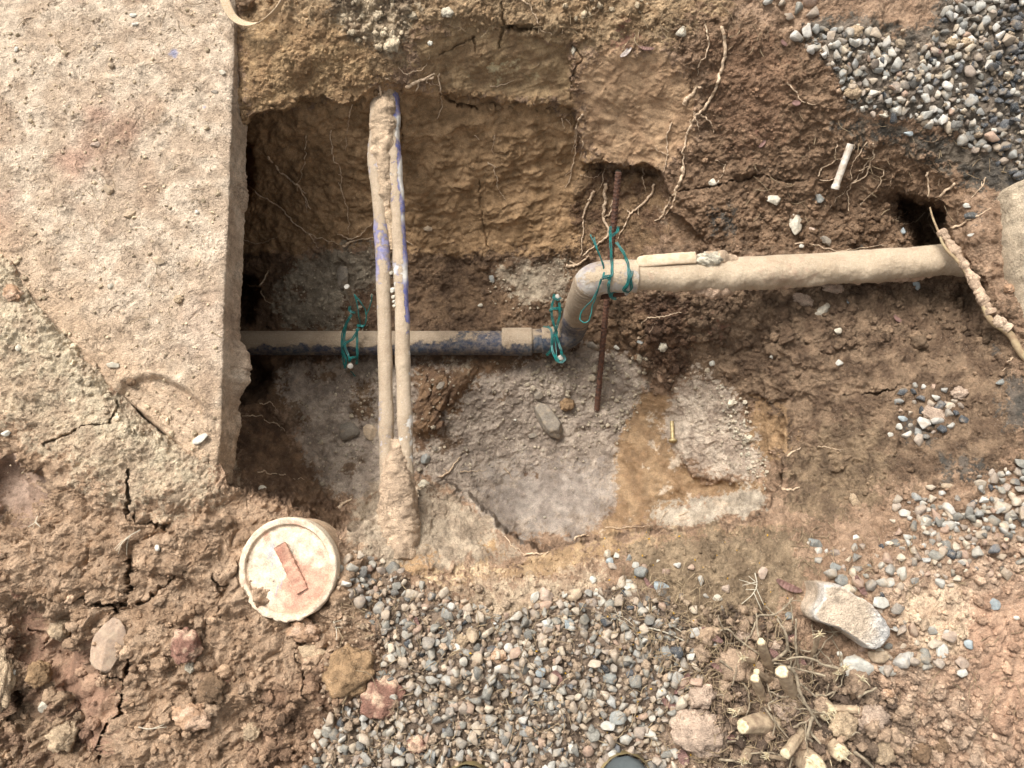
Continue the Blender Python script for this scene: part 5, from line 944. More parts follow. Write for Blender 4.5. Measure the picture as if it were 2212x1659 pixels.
# mud filling the groove between them, crusts at both ends
crust(c1_, [P(838, 205, -.11), P(830, 250, -.105), P(826, 300, -.108), P(832, 420, -.112), P(838, 470, -.118)], [.014, .019, .019, .008, .003], .008, (190, 166, 138), 3)
crust(c1_, [P(840, 460, -.113), P(846, 540, -.118)], [.008, .004], .003, (190, 166, 136), 5)
crust(c1_, [P(856, 950, -.12), P(858, 1010, -.118), P(860, 1070, -.118), P(862, 1150, -.115), P(864, 1215, -.10)], [.008, .022, .032, .036, .03], .008, (182, 158, 132), 7)
for (x, y, r, cc, lb) in ((512,815,34,'white','largest white pebble wedged in the groove between the twin pipes'),(515,873,24,'pale','second pebble down in the groove between the twin pipes'),(520,915,17,'white','small white pebble third down in the twin pipe groove'),(541,932,14,'white','smallest pebble at the right of the twin pipe groove'),(527,958,19,'pale','lowest pebble of the cluster in the twin pipe groove'),(502,660,22,'pale','upper lone pebble in the groove between the twin pipes'),(500,250,20,'tan','tan pebble in the groove where the twin pipes part')):
    stone('stone', 'W1', x, y, r, r * .9, 0, cc, lb, 'stone', 'rock', .8, .35, z=PZ_TW + .006, sub=3)
# fat muddy pipe at the right edge
fp = catmull([P(2262, 395, -.03), P(2290, 560, -.03), P(2345, 760, -.04), P(2420, 980, -.05)], 260)
V, F = sweep(fp, np.full(260, .108), 96); h, _, _ = lumps(V / .03); h2, _, _ = lumps(V / .008); pa = sstep(-.1, .5, fbm(V * 12, 3)); c = np.vstack([np.repeat(fp, 96, 0), fp[:1], fp[-1:]]); d = V - c; nr = d / (np.linalg.norm(d, axis=1, keepdims=True) + 1e-9)
end = sstep(.0, .5, np.concatenate([np.repeat(np.linspace(0, 1, 260), 96), [0, 1]]) * 8); V = c + d * (.55 + .45 * end[:, None] ** .5) + nr * (.006 * h * pa + .003 * h2 * pa + .003 * fbm(V * 20, 3))[:, None]
o = mesh_np('buried_pipe', V, fix_tris(F), M['clod'], col=lin(194, 176, 150) * (.9 + .14 * pa[:, None]), wet=np.zeros(len(V))); tag(recentre(o), 'fat mud coated pipe sticking out at the right edge of the photo', 'pipe')

# ------------------------------------------------------------------ rebar stakes
def rebar(a, b, r, label, mat, endcap=True, n=None):
    a, b = np.asarray(a, float), np.asarray(b, float); Ln = np.linalg.norm(b - a); n = n or int(Ln / .0011); path = catmull([a, b], n); s = np.linspace(0, Ln, n)[:, None]; ang = np.linspace(0, 2 * math.pi, 20, endpoint=False)[None, :]
    rib = np.clip(np.cos(2 * math.pi * (s / .0085 + ang / (2 * math.pi) * .6 * np.sign(np.sin(ang)))), 0, 1) ** 3; long = np.exp(-(np.abs(np.sin(ang)) / .18) ** 2) * 0 + np.exp(-((np.abs(ang - math.pi) - 0) / .15) ** 2) + np.exp(-((ang) / .15) ** 2)
    rad = r * (1 + .17 * rib + .13 * np.clip(long, 0, 1)); rt = empty('rebar_stake', b, label, 'rebar', None)
    tube = sweep(path, rad, 20); mesh_np('bar', tube[0], fix_tris(tube[1]), mat, rt)
    if endcap:
        d = (a - b) / Ln; V, F = sweep(catmull([a, a + d * .0012], 4), np.array([r * .98, r * .98, r * .9, r * .8]), 20); mesh_np('cut_end', V, fix_tris(F), M['cutsteel'], rt)
    return rt
rb_long = rebar(P(1336, 372, -.14), P(1289, 886, -.50), .0068, 'long rusty rebar stake standing in the hole behind the upper pipe', M['rust'], False)
rebar(P(1353, 632, -.13), P(1262, 646, -.24), .0066, 'short rebar under the upper elbow with its cut end toward the right', M['rust'])
rebar(P(749, 619, -.30), P(780, 700, -.46), .0066, 'muddy rebar stake leaning behind the buried pipe at the left', M['darksteel'])
rebar(P(757, 791, -.36), P(752, 800, -.50), .0066, 'rebar stake with bright round end in front of the buried pipe at the left', M['darksteel'])
rebar(P(1203, 641, -.34), P(1206, 668, -.46), .0064, 'grey topped rebar stake behind the lower elbow', M['darksteel'])
rebar(P(1211, 773, -.36), P(1206, 777, -.50), .0064, 'rebar stake with white cut end in front of the lower elbow', M['darksteel'])

# ------------------------------------------------------------------ green tie wire
def wire_tie(strands, label, loc):
    rt = empty('tie_wire', loc, label, 'wire', 'green wire ties holding the pipe to the stakes')
    for pts, dbl in strands:
        q = np.array([P(x, y, z) for x, y, z in pts]); path = catmull(q, max(24, 14 * len(pts)))
        tg = np.gradient(path, axis=0); sd = np.cross(tg, [0, 0, 1]); sd /= np.linalg.norm(sd, axis=1, keepdims=True) + 1e-9
        for k in ((-.5, .5) if dbl else (0,)):
            wob = .0004 * np.sin(np.arange(len(path)) * .4 + k * 5); pp = path + sd * (k * .0031 + wob[:, None]); tube_obj('strand', pp, np.full(len(pp), .00135), M['wire'], rt, 8)
    return rt
def W(c, l): return [(*T(c, x, y), z) for x, y, z in l]
zl = PZ_LOW
wire_tie([(W('W1', [(175,1015,-.33),(140,1010,-.325),(120,985,-.33),(128,960,-.34)]), True),
 (W('W1', [(165,850,-.31),(190,930,-.32),(205,1040,-.33),(220,1120,-.35),(200,1150,-.36)]), False),
 (W('W1', [(165,850,-.31),(235,940,-.32),(270,1010,-.33),(265,1120,-.34),(210,1140,-.35)]), False),
 (W('W1', [(325,855,-.28),(315,930,-.30),(275,1040,-.32),(265,1120,-.34)]), False),
 (W('W1', [(140,1030,-.34),(90,1120,-.35),(55,1230,-.37),(60,1350,-.38),(90,1440,-.39),(80,1520,-.40)]), True),
 (W('W1', [(120,1060,-.34),(85,1160,-.36),(75,1290,-.37),(110,1400,-.37),(130,1450,-.36)]), True),
 (W('W1', [(205,1155,-.355),(150,1250,-.365),(70,1310,-.372),(55,1390,-.385)]), True),
 (W('W1', [(190,1160,-.355),(190,1260,-.368),(192,1400,-.375),(185,1480,-.39)]), True),
 (W('W1', [(120,1460,-.36),(135,1425,-.355),(170,1420,-.36),(185,1440,-.37)]), True),
 (W('W1', [(60,1380,-.385),(70,1480,-.40),(130,1540,-.42),(175,1590,-.43)]), False),
 (W('W1', [(190,1130,-.35),(225,1135,-.345),(250,1140,-.345)]), True)], 'left green wire tie binding the buried pipe to two stakes', P(757, 745, zl))
wire_tie([(W('W2', [(200,650,-.325),(175,668,-.325),(140,650,-.325),(150,625,-.33)]), True),
 (W('W2', [(145,650,-.33),(125,740,-.34),(135,840,-.345),(165,930,-.36),(150,960,-.365)]), True),
 (W('W2', [(185,690,-.33),(190,790,-.34),(165,890,-.355),(150,950,-.365)]), True),
 (W('W2', [(210,745,-.34),(160,738,-.335),(120,745,-.335),(118,765,-.34)]), True),
 (W('W2', [(145,940,-.365),(125,1010,-.37),(140,1100,-.365),(175,1160,-.35),(215,1162,-.345),(232,1135,-.345),(215,1110,-.345)]), True),
 (W('W2', [(160,950,-.362),(180,1010,-.365),(200,1070,-.36),(205,1110,-.35)]), True),
 (W('W2', [(150,970,-.362),(160,1050,-.365),(165,1120,-.36),(185,1150,-.35)]), False),
 (W('W2', [(90,880,-.37),(120,910,-.365),(130,1000,-.365),(120,1070,-.38),(85,1110,-.40)]), True),
 (W('W2', [(60,880,-.375),(110,900,-.366),(140,950,-.366)]), False)], 'middle green wire tie crossed round the lower elbow', P(1200, 735, zl))
zu = PZ_UP + .034
wire_tie([(W('W2', [(655,85,-.14),(650,120,-.135),(610,155,-.13),(590,130,-.135),(598,85,-.14)]), True),
 (W('W2', [(592,130,-.13),(597,250,-.11),(605,380,zu),(605,460,zu + .002),(590,490,zu + .002)]), True),
 (W('W2', [(590,490,zu + .002),(580,560,zu - .003),(585,620,-.11),(610,655,-.12),(640,660,-.125)]), True),
 (W('W2', [(600,640,-.12),(610,605,-.115),(650,598,-.115)]), True),
 (W('W2', [(435,148,-.06),(470,230,-.06),(520,340,-.07),(545,420,zu - .004),(542,480,zu + .002)]), False),
 (W('W2', [(465,170,-.07),(490,270,-.07),(528,370,-.075),(540,430,zu - .004),(535,480,zu + .002)]), False),
 (W('W2', [(605,470,zu + .003),(580,495,zu + .004),(550,490,zu + .005),(525,500,zu + .004)]), True),
 (W('W2', [(600,480,zu + .006),(570,480,zu + .007),(530,490,zu + .006)]), True),
 (W('W2', [(520,500,zu + .003),(490,590,-.09),(440,680,-.10),(380,740,-.11),(350,810,-.12),(370,845,-.12),(410,845,-.12),(435,800,-.115),(450,720,-.11),(480,640,-.10),(500,570,-.09),(525,505,zu)]), False),
 (W('W2', [(640,210,-.12),(690,280,-.11),(730,370,zu - .004),(740,470,zu + .002),(725,560,zu - .01),(695,600,-.11)]), True),
 (W('W2', [(775,385,zu - .014),(765,450,zu + .001),(735,530,zu - .003),(700,590,-.10),(740,600,-.11),(762,560,zu - .012),(750,480,zu + .001),(740,420,zu)]), True)], 'upper green wire tie with a long loose loop on the upper elbow', P(1330, 600, PZ_UP))

# ------------------------------------------------------------------ cleanout lid
def lid():
    cx_, cy_ = 621, 1228; zc = .017; c = P(cx_, cy_, zc); mp_ = (CAM_H - zc) / FPX; r = 105 * mp_
    rt = empty('cleanout_cap', P(cx_, cy_, -.04), 'round cream and red plastic drain lid with a raised bar handle, caked in mud', 'drain lid')
    a = np.linspace(0, 2 * math.pi, 160, endpoint=False); prof = [(0, -.006), (.3, -.006), (.6, -.0055), (.80, -.006), (.855, -.005), (.875, 0), (.90, .0015), (.96, .0015), (.99, 0), (1.0, -.004), (1.0, -.02), (.985, -.026), (.955, -.030), (.94, -.06), (.93, -.10)]
    pr_ = catmull(np.array([(q[0], q[1], 0) for q in prof]), 110); tilt = np.array(Matrix.Rotation(R(3), 3, 'X') @ Matrix.Rotation(R(-4), 3, 'Y'))
    V = np.stack([pr_[:, 0:1] * np.cos(a) * r, pr_[:, 0:1] * np.sin(a) * r, pr_[:, 1:2] + 0 * a], -1); n, m = V.shape[:2]
    V = V.reshape(-1, 3); rn = np.hypot(V[:, 0], V[:, 1]) / r; ed = sstep(.86, 1.0, rn); th = np.arctan2(V[:, 1], V[:, 0]); ll = sstep(-.2, -1, np.sin(th + .3))
    h, _, _ = lumps(V / .011 + 3); h2, _, _ = lumps(V / .004 + 3); scr = fbm(rot(V, R(-8)) * np.array([170, 14, 20]), 3)
    V2 = V.copy(); V2[:, 2] += (1 - ed) * (.0007 * scr + .0010 * fbm(V * 50, 3) + .0008 * h2) + ed * .0028 * h * (.35 + ll); rad = V[:, :2] / (np.hypot(V[:, 0], V[:, 1])[:, None] + 1e-9); V2[:, :2] += rad * (ed * (.0035 * h * (.25 + ll) + .0006 * h2))[:, None]
    V2 = V2 @ tilt.T + c
    x, y = V[:, 0] / r, V[:, 1] / r; redm = .8 * sstep(.12, .4, fbm(V * 28 + 5, 3) * .5 + sstep(.35, .9, np.hypot(x - .35, y + .60) * -1 + 1.25) * .55 + .45 * sstep(.62, .78, x - .1 * y) * sstep(.5, -.1, y) + .3 * np.exp(-((x - .3) ** 2 + (y - .62) ** 2) / .02) + .3 * np.exp(-((x + .4) ** 2 + (y - .62) ** 2) / .01))[:, None] * (1 - ed[:, None] * .9)
    base = lin(212, 194, 168) * (.9 + .15 * sstep(-.3, .3, fbm(V * 60, 3))[:, None]); blue = (sstep(.25, .45, scr) * sstep(.75, .5, rn) * sstep(.2, -.15, x))[:, None]
    col = base * (1 - redm) + redm * lin(196, 146, 122); col = col * (1 - blue * .55) + blue * .55 * lin(130, 146, 168)
    edgebrown = (sstep(.8, .86, rn) * sstep(.9, .85, rn))[:, None] * .35; col = col * (1 - edgebrown) + edgebrown * lin(170, 128, 100); low = sstep(-.012, -.03, V[:, 2])[:, None]; col = col * (1 - low) + low * lin(176, 150, 122)
    mesh_np('cap', V2, gridfaces(n, m, wrap=True), M['clod'], rt, col=col, wet=np.zeros(len(V2)), calm=np.ones(len(V2)))
    # raised square bar
    def LP(px, py, dz): q = P(px, py, zc); v = (q - c); v[2] = dz; return v @ tilt.T + c
    x0, y0 = T('L', 730, 530); x1, y1 = T('L', 1010, 1130); path = catmull([LP(x0, y0, .001), LP(x1, y1, -.0035)], 40); d = path[-1] - path[0]; d /= np.linalg.norm(d); sd = np.cross(d, [0, 0, 1.0]); w = .0112
    bx = [(-1, -1), (-1, .6), (-.92, .95), (-.8, 1), (0, 1.04), (.8, 1), (.92, .95), (1, .6), (1, -1)]
    VV = np.array([[p + sd * w * bx_[0] * (1 + .03 * math.sin(i * 1.3)) + np.array([0, 0, .0034 * bx_[1] + .0010]) for bx_ in bx] for i, p in enumerate(path)]); k0 = VV.copy()
    VV = VV.reshape(-1, 3); VV = VV + .0010 * fbm(VV * 110, 3)[:, None]; F = gridfaces(40, 9); e0_ = len(VV); VV = np.vstack([VV, VV[:9].mean(0), VV[-9:].mean(0)])
    caps = [[e0_, i, i + 1, i + 1] for i in range(8)] + [[e0_ + 1, 39 * 9 + i + 1, 39 * 9 + i, 39 * 9 + i] for i in range(8)]
    mo = sstep(-.2, .4, fbm(VV * 60, 3))[:, None]
    mesh_np('grip_bar', VV, fix_tris(np.vstack([F, np.array(caps)])), M['clod'], rt, col=lin(190, 148, 124) * (1 - mo) + lin(170, 122, 102) * mo, wet=np.zeros(len(VV)), smooth=False, calm=np.ones(len(VV)))
    return rt
lid()

# ------------------------------------------------------------------ roots
def root_pts(pts, lift, jit, rs_):
    q = np.array([S(x, y) for x, y in pts]); n = max(20, int(len(pts) * 16)); path = catmull(q, n); 
    ln = lift(np.linspace(0, 1, n)) if callable(lift) else np.full(n, lift)
    g_ = catmull(np.array([(x, y, 0) for x, y in pts], float), n); zt = S(g_[:, 0], g_[:, 1])
    path = blur_path(zt, 3); path[:, 2] += ln
    seed = rs_.rand() * 100; path = path + jit * np.stack([perlin(path * 70 + seed), perlin(path * 70 + seed + 9), .3 * perlin(path * 70 + seed + 19)], -1) + .4 * jit * np.stack([perlin(path * 230 + seed), perlin(path * 230 + seed + 9), .3 * perlin(path * 230 + seed + 19)], -1); return path
def blur_path(p, k):
    for _ in range(k): q = p.copy(); q[1:-1] = (p[:-2] + 2 * p[1:-1] + p[2:]) / 4; p = q
    return p
def root(c, branches, label, mat='root', r0=.0022, lift=.004, jit=.004, name='root', cat='root', group=None):
    rs_ = np.random.RandomState(len(label) * 31 + int(branches[0][0][0])); parts = []
    for k, b in enumerate(branches):
        pts = TL(c, b); path = root_pts(pts, lift, jit, rs_); n = len(path); r = r0 * (1 if k == 0 else .6); rad = r * np.linspace(1, .35, n) * (1 + .12 * perlin(path * 120 + k)); parts.append(sweep(path, rad, 8))
    V, F = merge(parts); o = mesh_np(name, V, F, M[mat]); return tag(recentre(o), label, cat, group)
RT = [
 ('C1', [[(1740,1000),(1790,1090),(1850,1150),(1930,1190),(1970,1260),(2015,1340)], [(1930,1190),(1980,1240)], [(1970,1270),(1990,1360)]], 'thick pale root dangling in the shadow under the slab edge', .0028),
 ('C1', [[(1975,880),(1965,960),(1960,1050),(1945,1130),(1925,1220)]], 'thin straight root hanging left of the twin pipes', .0015),
 ('C1', [[(2135,850),(2145,980),(2190,1100),(2195,1200),(2212,1260)], [(2180,1130),(2205,1160)]], 'thin root hanging closest to the twin pipes on their left', .0015),
 ('C1', [[(1580,1190),(1700,1270),(1820,1350),(1900,1430),(2000,1510),(2120,1550),(2190,1570)], [(2000,1510),(2060,1600)]], 'long diagonal root on the dark wall left of the twin pipes', .002),
 ('C1', [[(1560,1530),(1640,1570),(1720,1560),(1800,1530)]], 'short curved root low on the dark wall by the slab', .0014),
 ('C2', [[(80,680),(60,800),(45,960)]], 'hair thin root hanging just left of the conduit crust', .0012),
 ('C2', [[(0,1180),(40,1300),(60,1420),(70,1500)]], 'hair thin root low on the wall left of the conduits', .0012),
 ('C2', [[(0,1505),(60,1530),(130,1520),(190,1460),(215,1440)]], 'wavy pale root reaching the left conduit', .0014),
 ('C2', [[(20,1590),(100,1550),(220,1540)], [(415,1550),(470,1575)]], 'stouter root passing behind the twin conduits', .0030),
 ('C2', [[(260,560),(272,640),(240,690),(215,750)], [(262,600),(230,650),(225,720)], [(300,515),(330,530)]], 'knotted roots over the upper end of the twin pipes', .0024),
 ('C2', [[(435,565),(520,520),(610,480)], [(520,520),(485,610)], [(600,500),(560,520),(590,560)]], 'thick snapped pale root sticking out at the top of the hole', .0042),
 ('C2', [[(640,480),(640,580),(660,680),(625,770)], [(645,560),(600,540),(595,480)], [(650,600),(700,640)]], 'forked root dangling right of the thick snapped root', .0018),
 ('C2', [[(380,440),(440,480),(560,430),(575,360)]], 'fine root arching over the snapped root', .0010),
 ('C2', [[(1560,740),(1530,800),(1520,880),(1520,960),(1500,1060),(1480,1150),(1455,1210)], [(1520,860),(1560,920),(1545,1040)], [(1535,800),(1510,900),(1495,1000)], [(1500,1100),(1450,1135)]], 'bunch of white roots hanging on the wall beside the clay block', .0022),
 ('C2', [[(1430,760),(1440,830)], [(1460,780),(1490,820)]], 'tiny root stub near the corner of the clay block', .0014),
 ('C2', [[(950,1045),(990,1080),(1010,1160),(1030,1240),(1065,1280)], [(990,1080),(1025,1070)]], 'thin forked root in the middle of the clay wall', .0012),
 ('C2', [[(870,880),(900,905)], [(1000,870),(985,950),(990,1000)]], 'two fine rootlets high on the middle wall', .0010),
 ('C2', [[(960,570),(1040,555),(1130,525)]], 'short pale root in the clay step', .0014),
 ('C2', [[(1705,1090),(1690,1170),(1660,1240)], [(1545,1130),(1640,1150),(1700,1110)]], 'wispy roots under the left of the clay block', .0012),
 ('C2', [[(1710,1180),(1705,1300),(1695,1400),(1720,1470),(1720,1540),(1640,1590),(1570,1646)], [(1700,1400),(1740,1380),(1750,1300)]], 'thick gnarled root left of the rusty rebar', .0040),
 ('C2', [[(1635,1230),(1600,1300),(1570,1380),(1570,1480),(1550,1646)], [(1600,1290),(1640,1260)]], 'dark shaggy root hanging left of the gnarled root', .0030),
 ('C2', [[(2020,1190),(1990,1280),(1920,1340),(1870,1380),(1840,1450),(1785,1540)], [(1920,1340),(1930,1390)], [(1870,1380),(1850,1350)], [(1945,1080),(1950,1160),(1970,1240)]], 'pale forked root right of the rusty rebar', .0030),
 ('C2', [[(2212,1080),(2190,1180),(2140,1260),(2100,1340),(2070,1400),(2020,1430)], [(2160,1240),(2130,1340),(2080,1420)]], 'long pale root tip at the right end of the clay block', .0036),
 ('C2', [[(2140,800),(2100,900),(2110,1020),(2080,1120)], [(2110,1000),(2050,980),(2040,930)]], 'branched thin root running down the clay block', .0018),
 ('C2', [[(1160,0),(1230,60),(1270,150),(1300,200),(1360,230)]], 'fine curving root at the top centre of the earth bank', .0012),
 ('C3', [[(160,160),(180,260),(160,370),(130,400),(115,500)]], 'thin root at the top of the reddish bank', .0016),
 ('C3', [[(270,190),(290,370),(260,470),(215,610),(160,700),(100,760),(60,830),(40,900),(20,1000),(25,1100),(0,1190)], [(100,740),(90,730),(130,850)], [(130,745),(180,780),(215,860)], [(60,830),(70,770)]], 'longest root running down the reddish bank', .0034),
 ('C3', [[(20,680),(70,620),(130,560)]], 'pale stripped stick on the reddish bank', .0052),
 ('C3', [[(680,540),(740,600),(780,660),(870,680)], [(780,660),(760,690)]], 'thin root with a pebble like knot near the gravel', .0014),
 ('C3', [[(880,1140),(930,1080),(1040,1020),(1100,990)], [(900,1170),(1000,1130),(1080,1020),(1120,930)], [(1030,900),(1000,960),(985,1050)]], 'fine roots left of the white plastic tube', .0014),
 ('C3', [[(1240,920),(1240,1010),(1190,1130),(1090,1200),(1080,1300),(1070,1360)], [(1200,920),(1100,1050),(1080,1160)], [(1240,1010),(1120,1160),(960,1340)], [(1220,1080),(1140,1100)]], 'tangle of fine roots right of the white plastic tube', .0018),
 ('C3', [[(1310,1100),(1260,1190),(1150,1330)], [(1360,1120),(1330,1240)]], 'pair of hair roots between the tube and the cavity', .0010),
 ('C3', [[(1585,1110),(1595,1250),(1585,1360),(1500,1440),(1420,1460)], [(1590,1320),(1500,1330)], [(1470,1360),(1370,1430)]], 'root crossing the mouth of the dark cavity', .0020),
 ('C3', [[(1765,1190),(1640,1300),(1610,1380),(1650,1500),(1720,1540),(1800,1640)], [(1640,1320),(1690,1420),(1720,1540)], [(1650,1500),(1700,1540)]], 'knobbly looping root on the right of the dark cavity', .0026),
 ('C3', [[(1765,1460),(1880,1400),(1990,1350)]], 'straight thin twig left of the fat muddy pipe', .0022),
 ('C3', [[(1960,1150),(1930,1210),(1870,1280)], [(1930,1210),(1940,1180)]], 'small forked rootlet above the black stone', .0014),
 ('C3', [[(740,1570),(850,1580),(1000,1620),(1200,1600),(1330,1580)]], 'thin root lying along the top of the upper pipe', .0014),
 ('C3', [[(290,1060),(280,1110),(255,1150)], [(230,1030),(290,1070)]], 'small pale rootlet beside the half round stone', .0012),
 ('C6', [[(690,1290),(730,1260),(780,1235)]], 'short pale rootlet on the brown trench side', .0022),
 ('C6', [[(880,1240),(960,1240),(1040,1255)]], 'fine horizontal rootlet on the trench side', .0010),
 ('C6', [[(640,1485),(700,1500),(760,1500)]], 'short pale root stub low on the trench side', .0030),
 ('C6', [[(2130,650),(2110,700),(2050,780)]], 'thin reddish twig near the right edge of the trench side', .0014),
 ('C5', [[(1920,530),(1950,430),(2010,400),(2100,390),(2200,360)], [(1920,530),(1990,500),(2030,440)], [(2060,400),(2030,380)]], 'branching root on dark soil right of the rusty rebar', .0018),
 ('C5', [[(1460,65),(1520,70),(1570,30),(1600,0)], [(1480,40),(1530,60)]], 'bent root end above the elbow', .0036),
 ('C5', [[(640,1430),(700,1400),(740,1330),(780,1295)], [(700,1400),(670,1370)]], 'curved root on the hole floor by the twin pipes', .0024),
 ('C5', [[(770,1390),(860,1390),(940,1380)]], 'straight rootlet lying on the grey floor', .0012),
 ('C5', [[(1060,1365),(1110,1425)]], 'tiny rootlet on the grey floor', .0014),
 ('C5', [[(0,1620),(40,1590),(75,1580)]], 'pale root stub at the soil slope left of the twin pipes', .0040),
 ('C4', [[(1610,180),(1680,200),(1720,150),(1745,100)], [(1680,210),(1720,290),(1760,320)]], 'pale crooked root under the slab edge', .0024),
 ('C4', [[(1670,960),(1750,950),(1800,1000)]], 'small rootlet on the dark slope below the slab edge', .0014),
 ('C4', [[(1570,1040),(1650,1030),(1740,1070),(1850,1130)], [(1740,1070),(1800,1110)]], 'wavy root on the dark slope below the slab edge', .0016),
 ('C4', [[(1660,1390),(1800,1410),(1960,1440)]], 'straight root on the soil between slab and lid', .0014),
 ('C4', [[(745,20),(820,95)]], 'straight straw on the slab crust', .0014),
 ('C8', [[(1500,180),(1550,160),(1610,155)], [(1520,165),(1500,185)]], 'pale forked rootlet on the south rim of the hole', .0024),
 ('C8', [[(1190,285),(1260,275),(1345,262)]], 'pale root lying on the south rim mud', .0022),
 ('C8', [[(1060,170),(1120,220),(1190,260)]], 'fine root on the mud bench of the south rim', .0010),
 ('C8', [[(1710,95),(1820,110),(1960,100),(2010,120)], [(2100,0),(2040,90)]], 'thin root along the right of the south rim', .0012),
 ('C9', [[(0,20),(60,0)], [(0,60),(60,30)]], 'fine dry rootlets at the right end of the rim', .0010),
]
for c, br, lb, r0 in RT: root(c, br, lb, r0=r0 * 1.08, lift=.004 if r0 < .003 else .004)
# big root on the right with clumps
pth = catmull([P(2012, 450, -.07), P(2035, 520, -.06), P(2078, 575, -.05), P(2112, 625, -.045), P(2140, 690, -.035), P(2182, 725, -.03), P(2218, 775, -.02), P(2330, 900, 0)], 200); pth = pth + .004 * np.stack([perlin(pth * 22), perlin(pth * 22 + 5), 0 * pth[:, 0]], -1)
rr_ = empty('large_root', P(2110, 625, -.07), 'long clump covered root slanting down at the right edge', 'root')
tube_obj('root_stem', pth, np.linspace(.0016, .0085, 200) * (1 + .1 * perlin(pth * 60)), simple_mat('olive_root', lin(168, 150, 116), .9, 0, .2, 50, .0016, lin(128, 104, 80)), rr_, 20)
crust(rr_, [pth[20] + [.004, .004, 0], pth[60] + [.004, .004, 0], pth[110] + [.005, .004, .0]], [.001, .003, .004], .008, (190, 164, 138), 5, 'soil_crust')
crust(rr_, [pth[118] + [0, .008, .004], pth[140] + [0, .009, .004]], [.003, .004], .009, (200, 176, 150), 8, 'soil_crust')
# ------------------------------------------------------------------ small hardware
a, b = P(*T('C3', 1098, 925), -.05), P(*T('C3', 995, 1215), -.10)
path = catmull([a + [0, 0, 0], b + [0, 0, .0]], 60); r = np.full(60, .0072); r[-6:] = .0086
V, F = sweep(path, r, 24); o = mesh_np('plastic_tube', V, fix_tris(F), M['white']); tag(recentre(o), 'short white plastic tube sticking out of the bank below the upper gravel', 'tube')
bt = empty('brass_bolt', S(1453, 950), 'small brassy bolt with a flanged head lying on the grey ledge', 'bolt'); p0, p1 = S(*T('C5', 2128, 1070), .010), S(*T('C5', 2146, 1185), .010); n_ = 60; pp = catmull([p0, p1], n_)
tube_obj('shank', pp, np.full(n_, .0050) * (1 + .05 * np.sin(np.arange(n_) * 1.6)), M['brass'], bt, 18); dd = (p1 - p0) / np.linalg.norm(p1 - p0); tube_obj('head', catmull([p1, p1 + dd * .007], 8), np.array([.010, .0108, .0108, .0108, .0108, .0105, .009, .007]), M['brass'], bt, 6)
# webbing strap
sp = catmull([P(468, -60, .02), P(487, 5, .03), P(505, 38, .028), P(535, 52, .024), P(568, 44, .022), P(600, 18, .022), P(618, -20, .02), P(628, -80, .01)], 140); tg = np.gradient(sp, axis=0); tg /= np.linalg.norm(tg, axis=1, keepdims=True); s = np.linspace(0, 1, 140)
out = np.cross(tg, [0, 0, 1.0]); tw = (R(28) + R(55) * sstep(.35, .75, s))[:, None]; wv = out * np.cos(tw) + np.array([0, 0, 1.0]) * np.sin(tw); nn = np.cross(tg, wv); hw = .0095; u = np.linspace(-1, 1, 14)
fr = sp[:, None] + wv[:, None] * (u * hw)[None, :, None] + nn[:, None] * (.0007 + .0004 * (np.sin(np.arange(140) * 2.2)[:, None] * np.cos(u * 12)[None, :]))[..., None]; bk = sp[:, None] + wv[:, None] * (u[::-1] * hw)[None, :, None] - nn[:, None] * .0008
VV = np.concatenate([fr, bk], 1); o = mesh_np('webbing_strap', VV.reshape(-1, 3), gridfaces(140, 28, wrap=True), M['strap']); tag(recentre(o), 'loop of beige woven webbing strap hanging over the slab edge at the top', 'strap')
# concrete chunk
def chunk():
    top = [(1760,1262),(1800,1266),(1838,1288),(1872,1310),(1905,1345),(1916,1372),(1900,1398),(1878,1406),(1850,1388),(1812,1362),(1775,1350),(1750,1338),(1746,1318),(1762,1290)]
    z1 = .085; z0 = .01; t = P([p[0] + 16 for p in top], [p[1] for p in top], z1); tc = t.mean(0); n = 160; loop = catmull(np.vstack([t, t[:1]]), n + 1)[:-1]; rings = []
    for k, (sc, z) in enumerate([(0.0, z1), (.25, z1 + .001), (.5, z1), (.75, z1 - .001), (.9, z1 - .001), (.97, z1 - .004), (1.0, z1 - .012), (1.02, z1 - .03), (1.03, z1 - .05), (1.0, z0), (.9, z0 - .03)]):
        q = tc + (loop - tc) * sc; q[:, 2] = z; rings.append(q)
    rings = np.array(rings); dense = np.array([catmull(rings[:, i], 90) for i in range(n)]).transpose(1, 0, 2); V = dense.reshape(-1, 3); d = V - tc; nr = d / (np.linalg.norm(d, axis=1, keepdims=True) + 1e-6)
    h, _, _ = lumps(V / .012); h2, _, _ = lumps(V / .005); V[:, 2] -= (V[:, 1] - tc[1]) * -.12 + (V[:, 0] - tc[0]) * .1; V = V + nr * (.0035 * fbm(V * 30, 3) + .0016 * h2)[:, None]; V[:, 2] += .003 * h * sstep(-.1, .4, fbm(V * 18, 2))
    w = sstep(.0, .035, (V[:, 0] - tc[0]) * .9 - (V[:, 1] - tc[1]) * .35 - .018 + .02 * fbm(V * 30, 2)); edge = np.concatenate([np.full(n, k) for k in np.linspace(0, 1, 90)]); w = np.maximum(w * .8, sstep(.38, .5, edge) * sstep(.75, .6, edge) * .6)[:, None]
    col = lin(204, 184, 160) * (1 - w) + lin(224, 220, 212) * w; gr = sstep(.25, .5, fbm(V * 50 + 7, 3))[:, None] * .5 * w; col = col * (1 - gr) + gr * lin(120, 122, 124)
    o = mesh_np('concrete_chunk', V, gridfaces(90, n, wrap=True), M['clod'], col=col, wet=np.zeros(len(V))); tag(recentre(o), 'broken concrete brick end with white speckled corner lying on the gravel', 'concrete chunk')
chunk()
